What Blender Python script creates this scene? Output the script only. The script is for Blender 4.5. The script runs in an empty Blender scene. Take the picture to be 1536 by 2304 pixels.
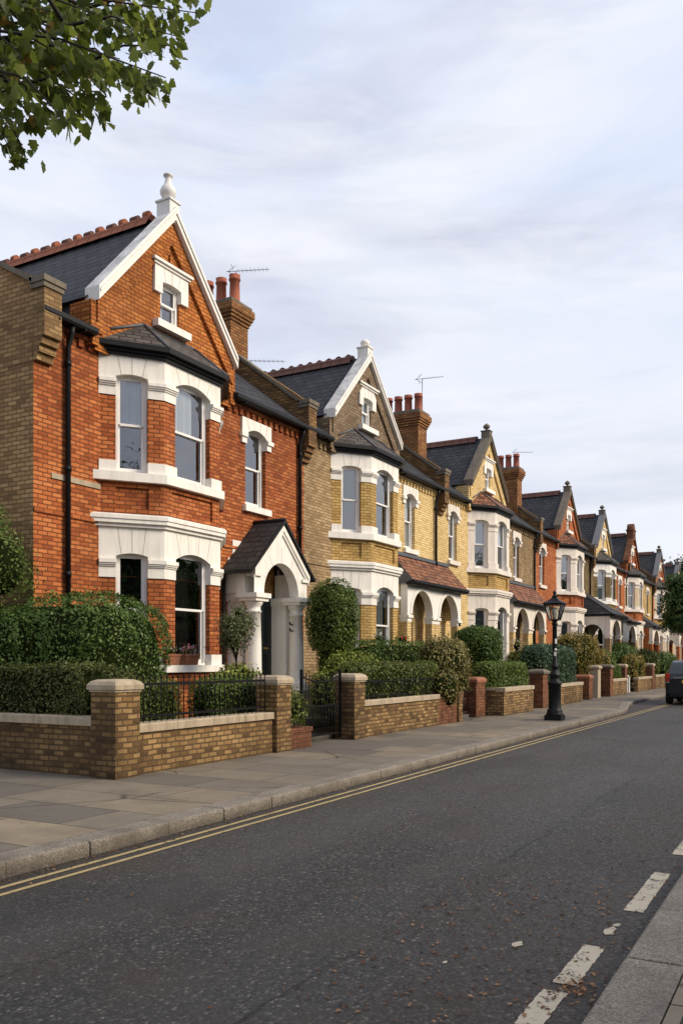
import bpy, math, random
import numpy as np
from mathutils import Vector

# World axes: +X runs along the street away from the camera, +Y points to the terrace, Z up (metres).
R = math.radians
rnd = random.Random(11)
SC = bpy.context.scene
COL = SC.collection
F = 11.0            # plane of the house fronts
WP = {}             # world origin of every object


# ---------------------------------------------------------------- materials
class NT:
    def __init__(s, name):
        s.m = bpy.data.materials.new(name); s.m.use_nodes = True
        s.t = s.m.node_tree; s.t.nodes.clear()
        s.out = s.n('ShaderNodeOutputMaterial')
    def n(s, typ, **kw):
        nd = s.t.nodes.new(typ)
        for k, v in kw.items(): setattr(nd, k, v)
        return nd
    def l(s, a, b): s.t.links.new(a, b)
    def val(s, sock, v):
        if hasattr(v, 'is_output') or isinstance(v, bpy.types.NodeSocket): s.l(v, sock)
        else: sock.default_value = v
    def math(s, op, a, b=0.0, clamp=False):
        nd = s.n('ShaderNodeMath', operation=op, use_clamp=clamp)
        s.val(nd.inputs[0], a); s.val(nd.inputs[1], b); return nd.outputs[0]
    def mix(s, fac, a, b, mode='MIX'):
        nd = s.n('ShaderNodeMix', data_type='RGBA', blend_type=mode)
        s.val(nd.inputs['Factor'], fac)
        s.val(nd.inputs[6], a if not isinstance(a, tuple) else (*a[:3], 1))
        s.val(nd.inputs[7], b if not isinstance(b, tuple) else (*b[:3], 1)); return nd.outputs[2]
    def ramp(s, fac, stops, interp='LINEAR'):
        nd = s.n('ShaderNodeValToRGB'); nd.color_ramp.interpolation = interp
        e = nd.color_ramp.elements
        while len(e) > 1: e.remove(e[-1])
        for i, (p, c) in enumerate(stops):
            el = e[0] if i == 0 else e.new(p)
            el.position = p
            el.color = (*c, 1) if isinstance(c, tuple) else (c, c, c, 1)
        s.l(fac, nd.inputs[0]); return nd.outputs[0]
    def noise(s, vec, scale, detail=4, rough=.55, out='Fac'):
        nd = s.n('ShaderNodeTexNoise'); nd.inputs['Scale'].default_value = scale
        nd.inputs['Detail'].default_value = detail; nd.inputs['Roughness'].default_value = rough
        if vec is not None: s.l(vec, nd.inputs['Vector'])
        return nd.outputs[0 if out == 'Fac' else 1]
    def pos(s): return s.n('ShaderNodeNewGeometry').outputs['Position']
    def uv(s): return s.n('ShaderNodeTexCoord').outputs['UV']
    def mapv(s, vec, scale=(1, 1, 1), loc=(0, 0, 0)):
        nd = s.n('ShaderNodeMapping'); nd.inputs['Scale'].default_value = scale; nd.inputs['Location'].default_value = loc
        s.l(vec, nd.inputs['Vector']); return nd.outputs[0]
    def bump(s, h, strength=.4, dist=.01):
        nd = s.n('ShaderNodeBump'); nd.inputs['Strength'].default_value = strength; nd.inputs['Distance'].default_value = dist
        s.l(h, nd.inputs['Height']); return nd.outputs[0]
    def pbr(s, col, rough=.8, normal=None, spec=.4, metal=0.0):
        b = s.n('ShaderNodeBsdfPrincipled')
        s.val(b.inputs['Base Color'], (*col, 1) if isinstance(col, tuple) else col)
        s.val(b.inputs['Roughness'], rough); b.inputs['Specular IOR Level'].default_value = spec
        b.inputs['Metallic'].default_value = metal
        if normal is not None: s.l(normal, b.inputs['Normal'])
        s.l(b.outputs[0], s.out.inputs['Surface']); return b


def brick(name, c0, c1, c2, mortar, bw=.20, rh=.073, ms=.011, grime=.5, wob=.020, moss=0.0):
    k = NT(name)
    uv = k.uv(); p = k.pos()
    nz = k.noise(p, 3.5, 3, .5, 'Color')
    off = k.n('ShaderNodeVectorMath', operation='MULTIPLY_ADD')
    k.l(nz, off.inputs[0]); off.inputs[1].default_value = (wob, wob, 0); k.l(uv, off.inputs[2])
    bt = k.n('ShaderNodeTexBrick'); k.l(off.outputs[0], bt.inputs['Vector'])
    bt.inputs['Color1'].default_value = (0, 0, 0, 1); bt.inputs['Color2'].default_value = (1, 1, 1, 1)
    bt.inputs['Mortar'].default_value = (.5, .5, .5, 1)
    bt.inputs['Scale'].default_value = 1; bt.inputs['Brick Width'].default_value = bw; bt.inputs['Row Height'].default_value = rh
    bt.inputs['Mortar Size'].default_value = ms; bt.inputs['Mortar Smooth'].default_value = .35
    t = k.math('ADD', k.math('MULTIPLY', bt.outputs['Color'], .8), k.math('MULTIPLY', k.noise(p, 30, 3), .35))
    col = k.ramp(k.math('SUBTRACT', t, .08), [(0, c0), (.45, c1), (1, c2)])
    big = k.noise(k.mapv(p, (1, 1, .55)), .7, 5, .62)
    col = k.mix(k.ramp(big, [(.42, 0.0), (.72, grime)]), col, tuple(c * .30 for c in c0))
    streak = k.noise(k.mapv(p, (2.2, 2.2, .25)), 1.3, 4, .6)
    col = k.mix(k.ramp(streak, [(.5, 0.0), (.78, grime * .7)]), col, tuple(c * .45 for c in c0))
    if moss:
        mz = k.n('ShaderNodeSeparateXYZ'); k.l(p, mz.inputs[0])
        ms_ = k.math('MULTIPLY', k.ramp(k.noise(p, 5, 5, .7), [(.45, 0.0), (.65, 1.0)]), moss)
        col = k.mix(ms_, col, (.05, .05, .012))
    sz_ = k.n('ShaderNodeSeparateXYZ'); k.l(p, sz_.inputs[0])
    eave = k.math('MULTIPLY', k.math('SUBTRACT', sz_.outputs[2], 6.2), .9, True); eave = k.math('MINIMUM', eave, k.math('MULTIPLY', k.math('SUBTRACT', 7.35, sz_.outputs[2]), 5.0, True)); foot = k.math('MULTIPLY', k.math('SUBTRACT', .45, sz_.outputs[2]), 2.6, True)
    soot = k.math('MULTIPLY', k.math('MAXIMUM', k.math('MULTIPLY', eave, .5), foot), k.ramp(k.noise(k.mapv(p, (1.5, 1.5, .6)), 2.2, 6, .68), [(.36, 0.0), (.68, 1.0)]))
    col = k.mix(k.math('MULTIPLY', soot, .75), col, tuple(c * .22 for c in c0))
    pale = k.noise(k.mapv(p, (1, 1, 1.4), (3, 9, 4)), 1.1, 6, .7)
    col = k.mix(k.ramp(pale, [(.56, 0.0), (.74, .30)]), col, tuple(min(1, c * 1.15 + .05) for c in c2))
    fm = k.ramp(bt.outputs['Fac'], [(0, 0.0), (.8, .74)])
    mc = k.mix(k.noise(p, 18, 3), tuple(c * .6 for c in mortar), mortar)
    col = k.mix(fm, col, mc)
    h = k.math('ADD', k.math('MULTIPLY', bt.outputs['Fac'], -1.0), k.math('MULTIPLY', k.noise(p, 55, 4), .55))
    h = k.math('ADD', h, k.math('MULTIPLY', bt.outputs['Color'], .35))
    k.pbr(col, .88, k.bump(h, .75, .009), .25)
    return k.m


def plain(name, col, rough=.6, var=.15, scale=6, bump=.0, spec=.4, metal=0.0, dirt=0.0, bscale=60, dirtcol=(.12, .10, .08)):
    k = NT(name); p = k.pos()
    f = k.noise(p, scale, 5, .6)
    c = k.mix(f, tuple(x * (1 - var) for x in col), tuple(min(1, x * (1 + var)) for x in col))
    if dirt:
        d = k.noise(k.mapv(p, (3, 3, .5)), 2.2, 6, .68)
        c = k.mix(k.ramp(d, [(.45, 0.0), (.74, dirt)]), c, dirtcol)
    nrm = k.bump(k.noise(p, bscale, 4), bump, .01) if bump else None
    k.pbr(c, rough, nrm, spec, metal)
    return k.m


def slate(name, c0, c1, w=.28, h=.2, edge=(.012, .012, .013), lich=.25):
    k = NT(name); uv = k.uv(); p = k.pos()
    nz = k.noise(p, 6, 3, .5, 'Color')
    off = k.n('ShaderNodeVectorMath', operation='MULTIPLY_ADD')
    k.l(nz, off.inputs[0]); off.inputs[1].default_value = (.02, .03, 0); k.l(uv, off.inputs[2])
    bt = k.n('ShaderNodeTexBrick'); k.l(off.outputs[0], bt.inputs['Vector'])
    bt.inputs['Color1'].default_value = (0, 0, 0, 1); bt.inputs['Color2'].default_value = (1, 1, 1, 1); bt.inputs['Mortar'].default_value = (.3, .3, .3, 1)
    bt.inputs['Scale'].default_value = 1; bt.inputs['Brick Width'].default_value = w; bt.inputs['Row Height'].default_value = h
    bt.inputs['Mortar Size'].default_value = .012; bt.inputs['Mortar Smooth'].default_value = .2
    t = k.math('ADD', k.math('MULTIPLY', bt.outputs['Color'], .6), k.math('MULTIPLY', k.noise(p, 9, 4), .5))
    col = k.ramp(t, [(.1, c0), (.9, c1)])
    col = k.mix(k.ramp(k.noise(p, 2.2, 6, .7), [(.52, 0.0), (.75, lich)]), col, (.16, .15, .12))
    col = k.mix(bt.outputs['Fac'], col, edge)
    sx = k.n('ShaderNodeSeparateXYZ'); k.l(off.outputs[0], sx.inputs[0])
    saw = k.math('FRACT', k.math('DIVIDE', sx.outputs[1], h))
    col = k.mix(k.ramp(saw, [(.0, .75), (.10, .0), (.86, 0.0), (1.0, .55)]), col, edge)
    hh = k.math('ADD', k.math('MULTIPLY', saw, -1.0), k.math('MULTIPLY', bt.outputs['Fac'], -.6))
    hh = k.math('ADD', hh, k.math('MULTIPLY', bt.outputs['Color'], .3))
    k.pbr(col, .68, k.bump(hh, .9, .024), .22)
    return k.m


def leafmat(name, c0, c1, c2, rough=.42, trans=.22, accent=None):
    k = NT(name)
    at = k.n('ShaderNodeAttribute'); at.attribute_name = 'tone'
    st = [(0, c0), (.5, c1), (.93 if accent else 1, c2)]
    if accent: st.append((.985, accent))
    col = k.ramp(at.outputs['Fac'], st)
    b = k.pbr(col, rough, None, .26)
    tr = k.n('ShaderNodeBsdfTranslucent'); k.l(col, tr.inputs[0])
    mx = k.n('ShaderNodeMixShader'); mx.inputs[0].default_value = trans
    k.l(b.outputs[0], mx.inputs[1]); k.l(tr.outputs[0], mx.inputs[2]); k.l(mx.outputs[0], k.out.inputs['Surface'])
    return k.m


M = {}
M['red'] = brick('red_brick', (.23, .052, .017), (.45, .125, .036), (.60, .215, .070), (.085, .036, .018), grime=.5)
M['red2'] = brick('orange_brick', (.32, .075, .022), (.50, .15, .045), (.62, .22, .08), (.14, .07, .035), grime=.35)
M['redgable'] = brick('gable_red_brick', (.32, .085, .016), (.54, .175, .036), (.66, .25, .06), (.085, .038, .018), grime=.55)
M['redwall'] = brick('small_red_brick', (.115, .040, .021), (.20, .074, .034), (.29, .125, .06), (.085, .055, .038), grime=.55)
M['stock'] = brick('brown_stock_brick', (.17, .098, .043), (.35, .21, .09), (.49, .32, .145), (.14, .088, .05), grime=.38)
M['wallstock'] = brick('garden_stock_brick', (.055, .031, .015), (.27, .16, .063), (.41, .265, .115), (.062, .041, .026), grime=.75, ms=.013, bw=.185, wob=.032)
M['parapet'] = brick('dark_parapet_brick', (.105, .056, .025), (.24, .125, .050), (.37, .215, .085), (.055, .038, .022), grime=.4, moss=.35)
M['chimneybrick'] = brick('chimney_brick', (.15, .060, .022), (.30, .125, .045), (.42, .21, .075), (.07, .042, .024), grime=.4, moss=.25)
M['buff'] = brick('buff_brick', (.22, .14, .068), (.38, .255, .13), (.50, .36, .20), (.18, .125, .078), grime=.5)
M['yellow'] = brick('yellow_brick', (.56, .38, .145), (.78, .56, .25), (.86, .66, .35), (.36, .25, .13), grime=.28)
M['ochre'] = brick('ochre_brick', (.37, .225, .068), (.54, .35, .12), (.64, .44, .17), (.20, .125, .05), grime=.4)
M['browngable'] = brick('grey_brown_brick', (.15, .10, .060), (.25, .175, .11), (.34, .25, .165), (.12, .085, .055), grime=.4)
M['olive'] = brick('olive_brick', (.12, .08, .035), (.20, .14, .06), (.28, .20, .09), (.08, .055, .03), grime=.4)
M['creamr'] = plain('cream_render', (.62, .50, .34), .8, .08, 3, .1, dirt=.25)
M['white'] = plain('white_stucco', (.84, .805, .745), .6, .05, 3, .12, dirt=.38, dirtcol=(.42, .375, .31))
M['stucco'] = plain('pale_stucco', (.76, .69, .61), .65, .05, 3, .12, dirt=.45, dirtcol=(.36, .31, .26))
def mk_barge():
    k = NT('weathered_bargeboard'); p = k.pos(); n = k.n('ShaderNodeSeparateXYZ'); k.l(k.n('ShaderNodeNewGeometry').outputs['Normal'], n.inputs[0])
    top = k.math('MULTIPLY', k.math('SUBTRACT', n.outputs[2], .25), 3.0, True)
    st = k.math('MULTIPLY', top, k.ramp(k.noise(p, 3.2, 7, .7), [(.38, 0.1), (.62, .85)]))
    d = k.ramp(k.noise(p, 4.5, 7, .72), [(.54, 0.0), (.72, .45)])
    col = k.mix(k.math('MAXIMUM', st, d), (.80, .77, .72), (.33, .325, .32))
    k.pbr(col, .65, k.bump(k.noise(p, 25, 4), .15, .01), .3); return k.m
M['barge'] = mk_barge()
M['joint'] = plain('stucco_joint', (.50, .465, .41), .8, .1)
M['frame'] = plain('window_paint', (.82, .80, .77), .35, .03, 8, dirt=.1, dirtcol=(.5, .47, .42))
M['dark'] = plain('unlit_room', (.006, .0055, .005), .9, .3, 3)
M['stone'] = plain('weathered_stone', (.17, .14, .105), .85, .3, 7, .4, dirt=.6, dirtcol=(.05, .042, .03))
M['coping'] = plain('coping_stone', (.42, .34, .24), .85, .22, 9, .35, dirt=.65, dirtcol=(.12, .095, .06))
M['lead'] = plain('lead_sheet', (.085, .090, .10), .5, .3, 5, .1)
M['leadcoping'] = plain('grey_coping', (.17, .17, .175), .7, .25, 5, .2, dirt=.5)
M['black'] = plain('black_paint', (.007, .007, .008), .5, .3, 10, .05, .22)
M['iron'] = plain('black_iron', (.006, .006, .0065), .6, .3, 20, .1, .15)
M['slate'] = slate('blue_black_slate', (.020, .020, .022), (.046, .046, .050), .30, .215, edge=(.005, .005, .006), lich=.12)
M['slate2'] = slate('brown_grey_slate', (.050, .043, .040), (.12, .103, .095), .28, .14, lich=.35)
M['tile'] = slate('red_brown_tile', (.060, .022, .014), (.36, .150, .075), .19, .15, (.014, .007, .005), lich=.3)
M['porchslate'] = slate('dark_brown_slate', (.028, .027, .027), (.068, .064, .062), .3, .18)
M['ridge'] = plain('ridge_terracotta', (.30, .095, .045), .8, .35, 9, .3, dirt=.5, dirtcol=(.07, .03, .02))
M['ridgedark'] = plain('dark_ridge_tile', (.13, .055, .038), .8, .35, 9, .3, dirt=.5, dirtcol=(.04, .022, .015))
M['pot'] = plain('chimney_terracotta', (.36, .105, .050), .75, .25, 7, .2, dirt=.5, dirtcol=(.09, .03, .02))
M['potred'] = plain('red_chimney_pot', (.31, .085, .050), .7, .25, 7, .2, dirt=.4, dirtcol=(.08, .02, .015))
M['metal'] = plain('aerial_metal', (.20, .20, .21), .45, .2, 20, 0, .5, .7)
M['door'] = plain('dark_teal_paint', (.008, .017, .020), .32, .2, 6, .03)
M['doorbrown'] = plain('dark_door_paint', (.03, .018, .012), .4, .2, 6, .03)
M['doorcream'] = plain('cream_door_paint', (.55, .50, .42), .5, .1, 6)
M['brass'] = plain('brass', (.55, .38, .12), .35, .1, 10, 0, .5, 1.0)
M['soil'] = plain('garden_soil', (.045, .034, .020), .95, .5, 3, .8, bscale=14)
M['wood'] = plain('dark_wood', (.07, .022, .014), .6, .3, 8, .1)
M['terracotta'] = plain('flower_pot_clay', (.30, .115, .06), .8, .3, 14, .3, dirt=.4)
M['bark'] = plain('tree_bark', (.06, .045, .030), .9, .4, 9, 1.0, bscale=25)
M['twig'] = plain('twig_bark', (.020, .014, .010), .85, .3, 30)
M['whitepost'] = plain('white_post_paint', (.75, .73, .70), .6, .08, 5, .1, dirt=.4, dirtcol=(.4, .35, .3))
M['greenplastic'] = plain('green_bin_plastic', (.012, .035, .028), .5, .2, 5)


def mk_amber():
    k = NT('amber_glass'); p = k.pos()
    c = k.ramp(k.noise(k.mapv(p, (3, 3, 9)), 4, 4), [(.35, (.28, .12, .03)), (.65, (.75, .42, .12))])  # amber raised so the colour carries the fanlight's glow from indoors
    k.pbr(c, .2, None, .6); return k.m
M['amber'] = mk_amber()


def mk_glass(name, tint, boost):
    k = NT(name); p = k.pos()
    nrm = k.bump(k.noise(p, 2.4, 2, .5), .22, .02)
    fr = k.n('ShaderNodeFresnel'); fr.inputs['IOR'].default_value = 1.5; k.l(nrm, fr.inputs['Normal'])
    fac = k.math('ADD', k.math('MULTIPLY', fr.outputs[0], 1.6), boost, True)
    tr = k.n('ShaderNodeBsdfTransparent'); tr.inputs[0].default_value = (*tint, 1)
    gl = k.n('ShaderNodeBsdfGlossy'); gl.inputs['Roughness'].default_value = .02; gl.inputs[0].default_value = (.95, .97, 1, 1)
    k.l(nrm, gl.inputs['Normal'])
    mx = k.n('ShaderNodeMixShader'); k.l(fac, mx.inputs[0]); k.l(tr.outputs[0], mx.inputs[1]); k.l(gl.outputs[0], mx.inputs[2])
    k.l(mx.outputs[0], k.out.inputs['Surface']); return k.m
M['glass'] = mk_glass('window_glass', (.86, .89, .90), .15)
M['lampglass'] = mk_glass('lantern_glass', (.9, .88, .8), .06)


def mk_curtain(name, col, stripes):
    k = NT(name); uv = k.uv()
    if stripes:
        w = k.n('ShaderNodeTexWave'); w.inputs['Scale'].default_value = 4.5; w.inputs['Distortion'].default_value = .6
        w.inputs['Detail'].default_value = 1; k.l(uv, w.inputs['Vector'])
        c = k.mix(w.outputs['Fac'], tuple(x * .72 for x in col), col)
    else:
        c = k.mix(k.noise(uv, 3, 3), tuple(x * .9 for x in col), col)
    k.pbr(c, .9, None, .1); return k.m
M['net'] = mk_curtain('net_curtain', (.84, .90, .95), True)
M['blind'] = mk_curtain('pale_blind', (.74, .78, .78), False)
M['greyblind'] = mk_curtain('grey_blind', (.27, .27, .28), False)


def mk_asphalt():
    k = NT('asphalt'); p = k.pos()
    sx = k.n('ShaderNodeSeparateXYZ'); k.l(p, sx.inputs[0])
    v1 = k.n('ShaderNodeTexVoronoi'); v1.inputs['Scale'].default_value = 52; k.l(p, v1.inputs['Vector'])
    v2 = k.n('ShaderNodeTexVoronoi'); v2.inputs['Scale'].default_value = 150; k.l(p, v2.inputs['Vector'])
    r1 = k.n('ShaderNodeSeparateColor'); k.l(v1.outputs['Color'], r1.inputs[0])
    col = k.ramp(r1.outputs[0], [(0, (.019, .018, .0165)), (.40, (.037, .035, .033)), (.78, (.063, .059, .054)), (.94, (.115, .100, .086)), (1, (.24, .205, .17))])
    edge = k.ramp(v1.outputs['Distance'], [(.32, 0.0), (.75, .75)])
    col = k.mix(edge, col, (.014, .0135, .013))
    big = k.noise(k.mapv(p, (.35, 1, 1)), .55, 6, .62)
    col = k.mix(k.ramp(big, [(.35, 0.0), (.7, .55)]), col, k.mix(.6, col, (.105, .101, .098)))
    br = k.noise(p, 1.1, 6, .65)
    col = k.mix(k.ramp(br, [(.46, 0.0), (.70, .6)]), col, (.058, .043, .031))
    tr_ = k.math('MULTIPLY', k.ramp(k.math('ABSOLUTE', k.math('SUBTRACT', k.math('ABSOLUTE', k.math('SUBTRACT', sx.outputs[1], 3.3)), .75)), [(.0, 1.0), (.45, 0.0)]), k.noise(k.mapv(p, (.15, 1.5, 1)), 1.0, 5, .6))
    col = k.mix(k.math('MULTIPLY', tr_, .45), col, (.075, .071, .068))
    pt = k.noise(k.mapv(p, (.5, .9, 1), (4, 2, 0)), .9, 2, .4)
    col = k.mix(k.ramp(pt, [(.60, 0.0), (.615, .38)]), col, (.026, .0255, .025))
    # dirty gutters
    gl = k.math('MULTIPLY', k.math('SUBTRACT', sx.outputs[1], 4.55), 1.6, True)
    gr = k.math('MULTIPLY', k.math('SUBTRACT', 2.3, sx.outputs[1]), .75, True)
    g = k.math('MULTIPLY', k.math('MAXIMUM', gl, gr), k.noise(p, 4.5, 6, .7), True)
    col = k.mix(g, col, (.042, .030, .021))
    # long construction joint with a crack
    wig = k.math('MULTIPLY', k.math('SUBTRACT', k.noise(p, 1.7, 6, .7), .5), .34)
    for y0, w, s in ((2.24, .010, .85), (3.62, .007, .6), (4.35, .006, .5)):
        d = k.math('ABSOLUTE', k.math('SUBTRACT', k.math('ADD', sx.outputs[1], wig), y0))
        m = k.math('MULTIPLY', k.ramp(d, [(0, 1.0), (w, .6), (w * 2.2, 0.0)]), k.ramp(k.noise(k.mapv(p, (1, .2, 1)), .5, 3), [(.42, 0.0), (.52, s)]))
        col = k.mix(m, col, (.010, .009, .009))
    h = k.math('ADD', k.math('MULTIPLY', v1.outputs['Distance'], -1.0), k.math('MULTIPLY', v2.outputs['Distance'], -.4))
    h = k.math('ADD', h, k.math('MULTIPLY', r1.outputs[1], .4))
    k.pbr(col, k.ramp(r1.outputs[2], [(0, .5), (1, .85)]), k.bump(h, .8, .008), .35)
    return k.m
M['asphalt'] = mk_asphalt()


def mk_paving():
    k = NT('york_stone_paving'); p = k.pos()
    nz = k.noise(p, 1.5, 3, .5, 'Color')
    off = k.n('ShaderNodeVectorMath', operation='MULTIPLY_ADD')
    k.l(nz, off.inputs[0]); off.inputs[1].default_value = (.03, .03, 0); k.l(p, off.inputs[2])
    mp = k.n('ShaderNodeMapping'); mp.inputs['Rotation'].default_value = (0, 0, R(90)); k.l(off.outputs[0], mp.inputs['Vector'])
    bt = k.n('ShaderNodeTexBrick'); k.l(mp.outputs[0], bt.inputs['Vector'])
    bt.inputs['Color1'].default_value = (0, 0, 0, 1); bt.inputs['Color2'].default_value = (1, 1, 1, 1); bt.inputs['Mortar'].default_value = (.4, .4, .4, 1)
    bt.inputs['Scale'].default_value = 1; bt.inputs['Brick Width'].default_value = 1.22; bt.inputs['Row Height'].default_value = .80
    bt.offset = .43; bt.squash = 1.3; bt.squash_frequency = 3
    bt.inputs['Mortar Size'].default_value = .007; bt.inputs['Mortar Smooth'].default_value = .1
    col = k.ramp(bt.outputs['Color'], [(0, (.092, .084, .075)), (.30, (.122, .108, .090)), (.55, (.172, .147, .114)), (.8, (.20, .166, .122)), (1, (.28, .222, .15))])
    col = k.mix(k.ramp(k.noise(p, 2.0, 6, .65), [(.4, 0.0), (.75, .6)]), col, (.085, .070, .054))
    col = k.mix(k.ramp(k.noise(p, 40, 4, .7), [(.35, .0), (.75, .35)]), col, (.20, .17, .13))
    spots = k.ramp(k.noise(p, 13, 2, .4), [(.70, 0.0), (.74, .4)])
    col = k.mix(spots, col, (.05, .045, .04))
    col = k.mix(k.math('MULTIPLY', bt.outputs['Fac'], .92), col, (.018, .016, .011))
    vc = k.n('ShaderNodeTexVoronoi', feature='DISTANCE_TO_EDGE'); vc.inputs['Scale'].default_value = .42; k.l(off.outputs[0], vc.inputs['Vector'])
    col = k.mix(k.math('MULTIPLY', k.ramp(vc.outputs['Distance'], [(0, .8), (.006, .3), (.012, 0.0)]), k.ramp(k.noise(p, .8, 3), [(.48, 0.0), (.55, 1.0)])), col, (.02, .018, .014))
    h = k.math('ADD', k.math('MULTIPLY', bt.outputs['Fac'], -1.0), k.math('MULTIPLY', k.noise(p, 14, 6, .65), .5))
    h = k.math('ADD', h, k.math('MULTIPLY', bt.outputs['Color'], .4))
    k.pbr(col, .8, k.bump(h, .6, .008), .3)
    return k.m
M['paving'] = mk_paving()


def mk_granite():
    k = NT('granite_kerb'); p = k.pos()
    v = k.n('ShaderNodeTexVoronoi'); v.inputs['Scale'].default_value = 120; k.l(p, v.inputs['Vector'])
    r = k.n('ShaderNodeSeparateColor'); k.l(v.outputs['Color'], r.inputs[0])
    col = k.ramp(r.outputs[0], [(0, (.115, .10, .083)), (.5, (.215, .185, .147)), (1, (.33, .285, .23))])
    col = k.mix(k.ramp(k.noise(p, 2.6, 6, .7), [(.42, 0.0), (.75, .75)]), col, (.075, .060, .044))
    sx = k.n('ShaderNodeSeparateXYZ'); k.l(p, sx.inputs[0])
    low = k.math('MULTIPLY', k.math('SUBTRACT', .085, sx.outputs[2]), 14, True)
    col = k.mix(k.math('MULTIPLY', low, k.noise(p, 6, 5, .7), True), col, (.030, .022, .015))
    k.pbr(col, .75, k.bump(k.noise(p, 70, 4, .7), .5, .006), .35)
    return k.m
M['granite'] = mk_granite()


def mk_line(name, c, wear):
    k = NT(name); p = k.pos()
    n = k.math('ADD', k.math('MULTIPLY', k.noise(p, 9, 6, .75), .7), k.math('MULTIPLY', k.noise(p, 60, 3, .7), .3))
    col = k.mix(k.noise(p, 5, 4), tuple(x * .72 for x in c), c)
    col = k.mix(k.ramp(n, [(wear, 0.0), (wear + .07, .92)]), col, (.035, .032, .029))
    k.pbr(col, .7, k.bump(k.noise(p, 60, 4), .5, .006), .3)
    return k.m
M['yline'] = mk_line('worn_yellow_paint', (.46, .355, .165), .545)
M['wline'] = mk_line('worn_white_paint', (.54, .47, .355), .535)


def mk_carpaint():
    k = NT('navy_car_paint')
    b = k.pbr((.003, .005, .013), .3, None, .3); b.inputs['Coat Weight'].default_value = .45; b.inputs['Coat Roughness'].default_value = .04
    return k.m
M['car'] = mk_carpaint()
M['carglass'] = plain('dark_car_glass', (.015, .019, .022), .06, .1, 2, 0, .8)
M['rubber'] = plain('tyre_rubber', (.012, .012, .012), .8, .2)
M['rim'] = plain('wheel_alloy', (.35, .35, .36), .3, .1, 5, 0, .5, .9)
M['redlamp'] = plain('red_lamp_lens', (.45, .012, .012), .15, .2, 30, 0, .7)
M['clearlamp'] = plain('clear_lamp_lens', (.6, .55, .55), .15, .1, 30, 0, .7)
M['plate'] = plain('yellow_plate', (.62, .47, .06), .4, .05)
M['chrome'] = plain('chrome_strip', (.6, .6, .62), .2, .05, 5, 0, .5, 1.0)
M['hedge'] = leafmat('dark_hedge_leaf', (.026, .052, .009), (.082, .142, .026), (.22, .30, .085))
M['privet'] = leafmat('olive_hedge_leaf', (.030, .041, .009), (.092, .104, .026), (.25, .25, .080))
M['privet2'] = leafmat('green_hedge_leaf', (.034, .052, .010), (.115, .145, .028), (.30, .31, .085))
M['bright'] = leafmat('bright_hedge_leaf', (.030, .058, .010), (.105, .160, .028), (.29, .35, .085))
M['lime'] = leafmat('lime_shrub_leaf', (.06, .085, .012), (.20, .24, .034), (.44, .45, .10))
M['varieg'] = leafmat('variegated_leaf', (.075, .070, .020), (.23, .20, .062), (.55, .47, .20), accent=(.34, .13, .10))
M['gold'] = leafmat('golden_shrub_leaf', (.075, .065, .014), (.24, .18, .036), (.45, .34, .09), accent=(.30, .12, .05))
M['blueg'] = leafmat('blue_green_leaf', (.022, .048, .025), (.060, .11, .060), (.16, .24, .14))
M['olivet'] = leafmat('olive_tree_leaf', (.04, .052, .022), (.11, .13, .052), (.27, .28, .13), accent=(.22, .10, .05))
M['treeleaf'] = leafmat('overhanging_leaf', (.055, .078, .012), (.12, .155, .024), (.22, .25, .045), trans=.6, accent=(.30, .19, .035))
M['fartree'] = leafmat('street_tree_leaf', (.024, .052, .014), (.075, .13, .036), (.20, .28, .09))
M['paletree'] = leafmat('pale_tree_leaf', (.030, .042, .020), (.070, .090, .042), (.14, .165, .085))
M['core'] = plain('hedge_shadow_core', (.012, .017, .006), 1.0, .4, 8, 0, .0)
M['litter'] = leafmat('fallen_leaf_brown', (.035, .018, .010), (.15, .060, .022), (.34, .20, .10), rough=.8, trans=.05)
M['flowerred'] = leafmat('red_petal', (.25, .01, .012), (.55, .02, .03), (.7, .08, .08))
M['flowerwhite'] = leafmat('white_petal', (.5, .45, .42), (.75, .7, .66), (.85, .82, .8))
M['flowerpink'] = leafmat('pink_petal', (.35, .06, .14), (.6, .2, .3), (.8, .55, .6))


# ---------------------------------------------------------------- geometry helpers
class Fr:
    """vertical wall frame: s runs along the wall, n outwards"""
    def __init__(s, a, b):
        s.o = a; d = (b[0] - a[0], b[1] - a[1]); s.L = math.hypot(*d)
        s.t = (d[0] / s.L, d[1] / s.L); s.nn = (s.t[1], -s.t[0])
    def P(s, a, n, z): return (s.o[0] + s.t[0] * a + s.nn[0] * n, s.o[1] + s.t[1] * a + s.nn[1] * n, z)

FF = Fr((0, F), (1, F))       # the house fronts: s = X, n = distance in front


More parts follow.
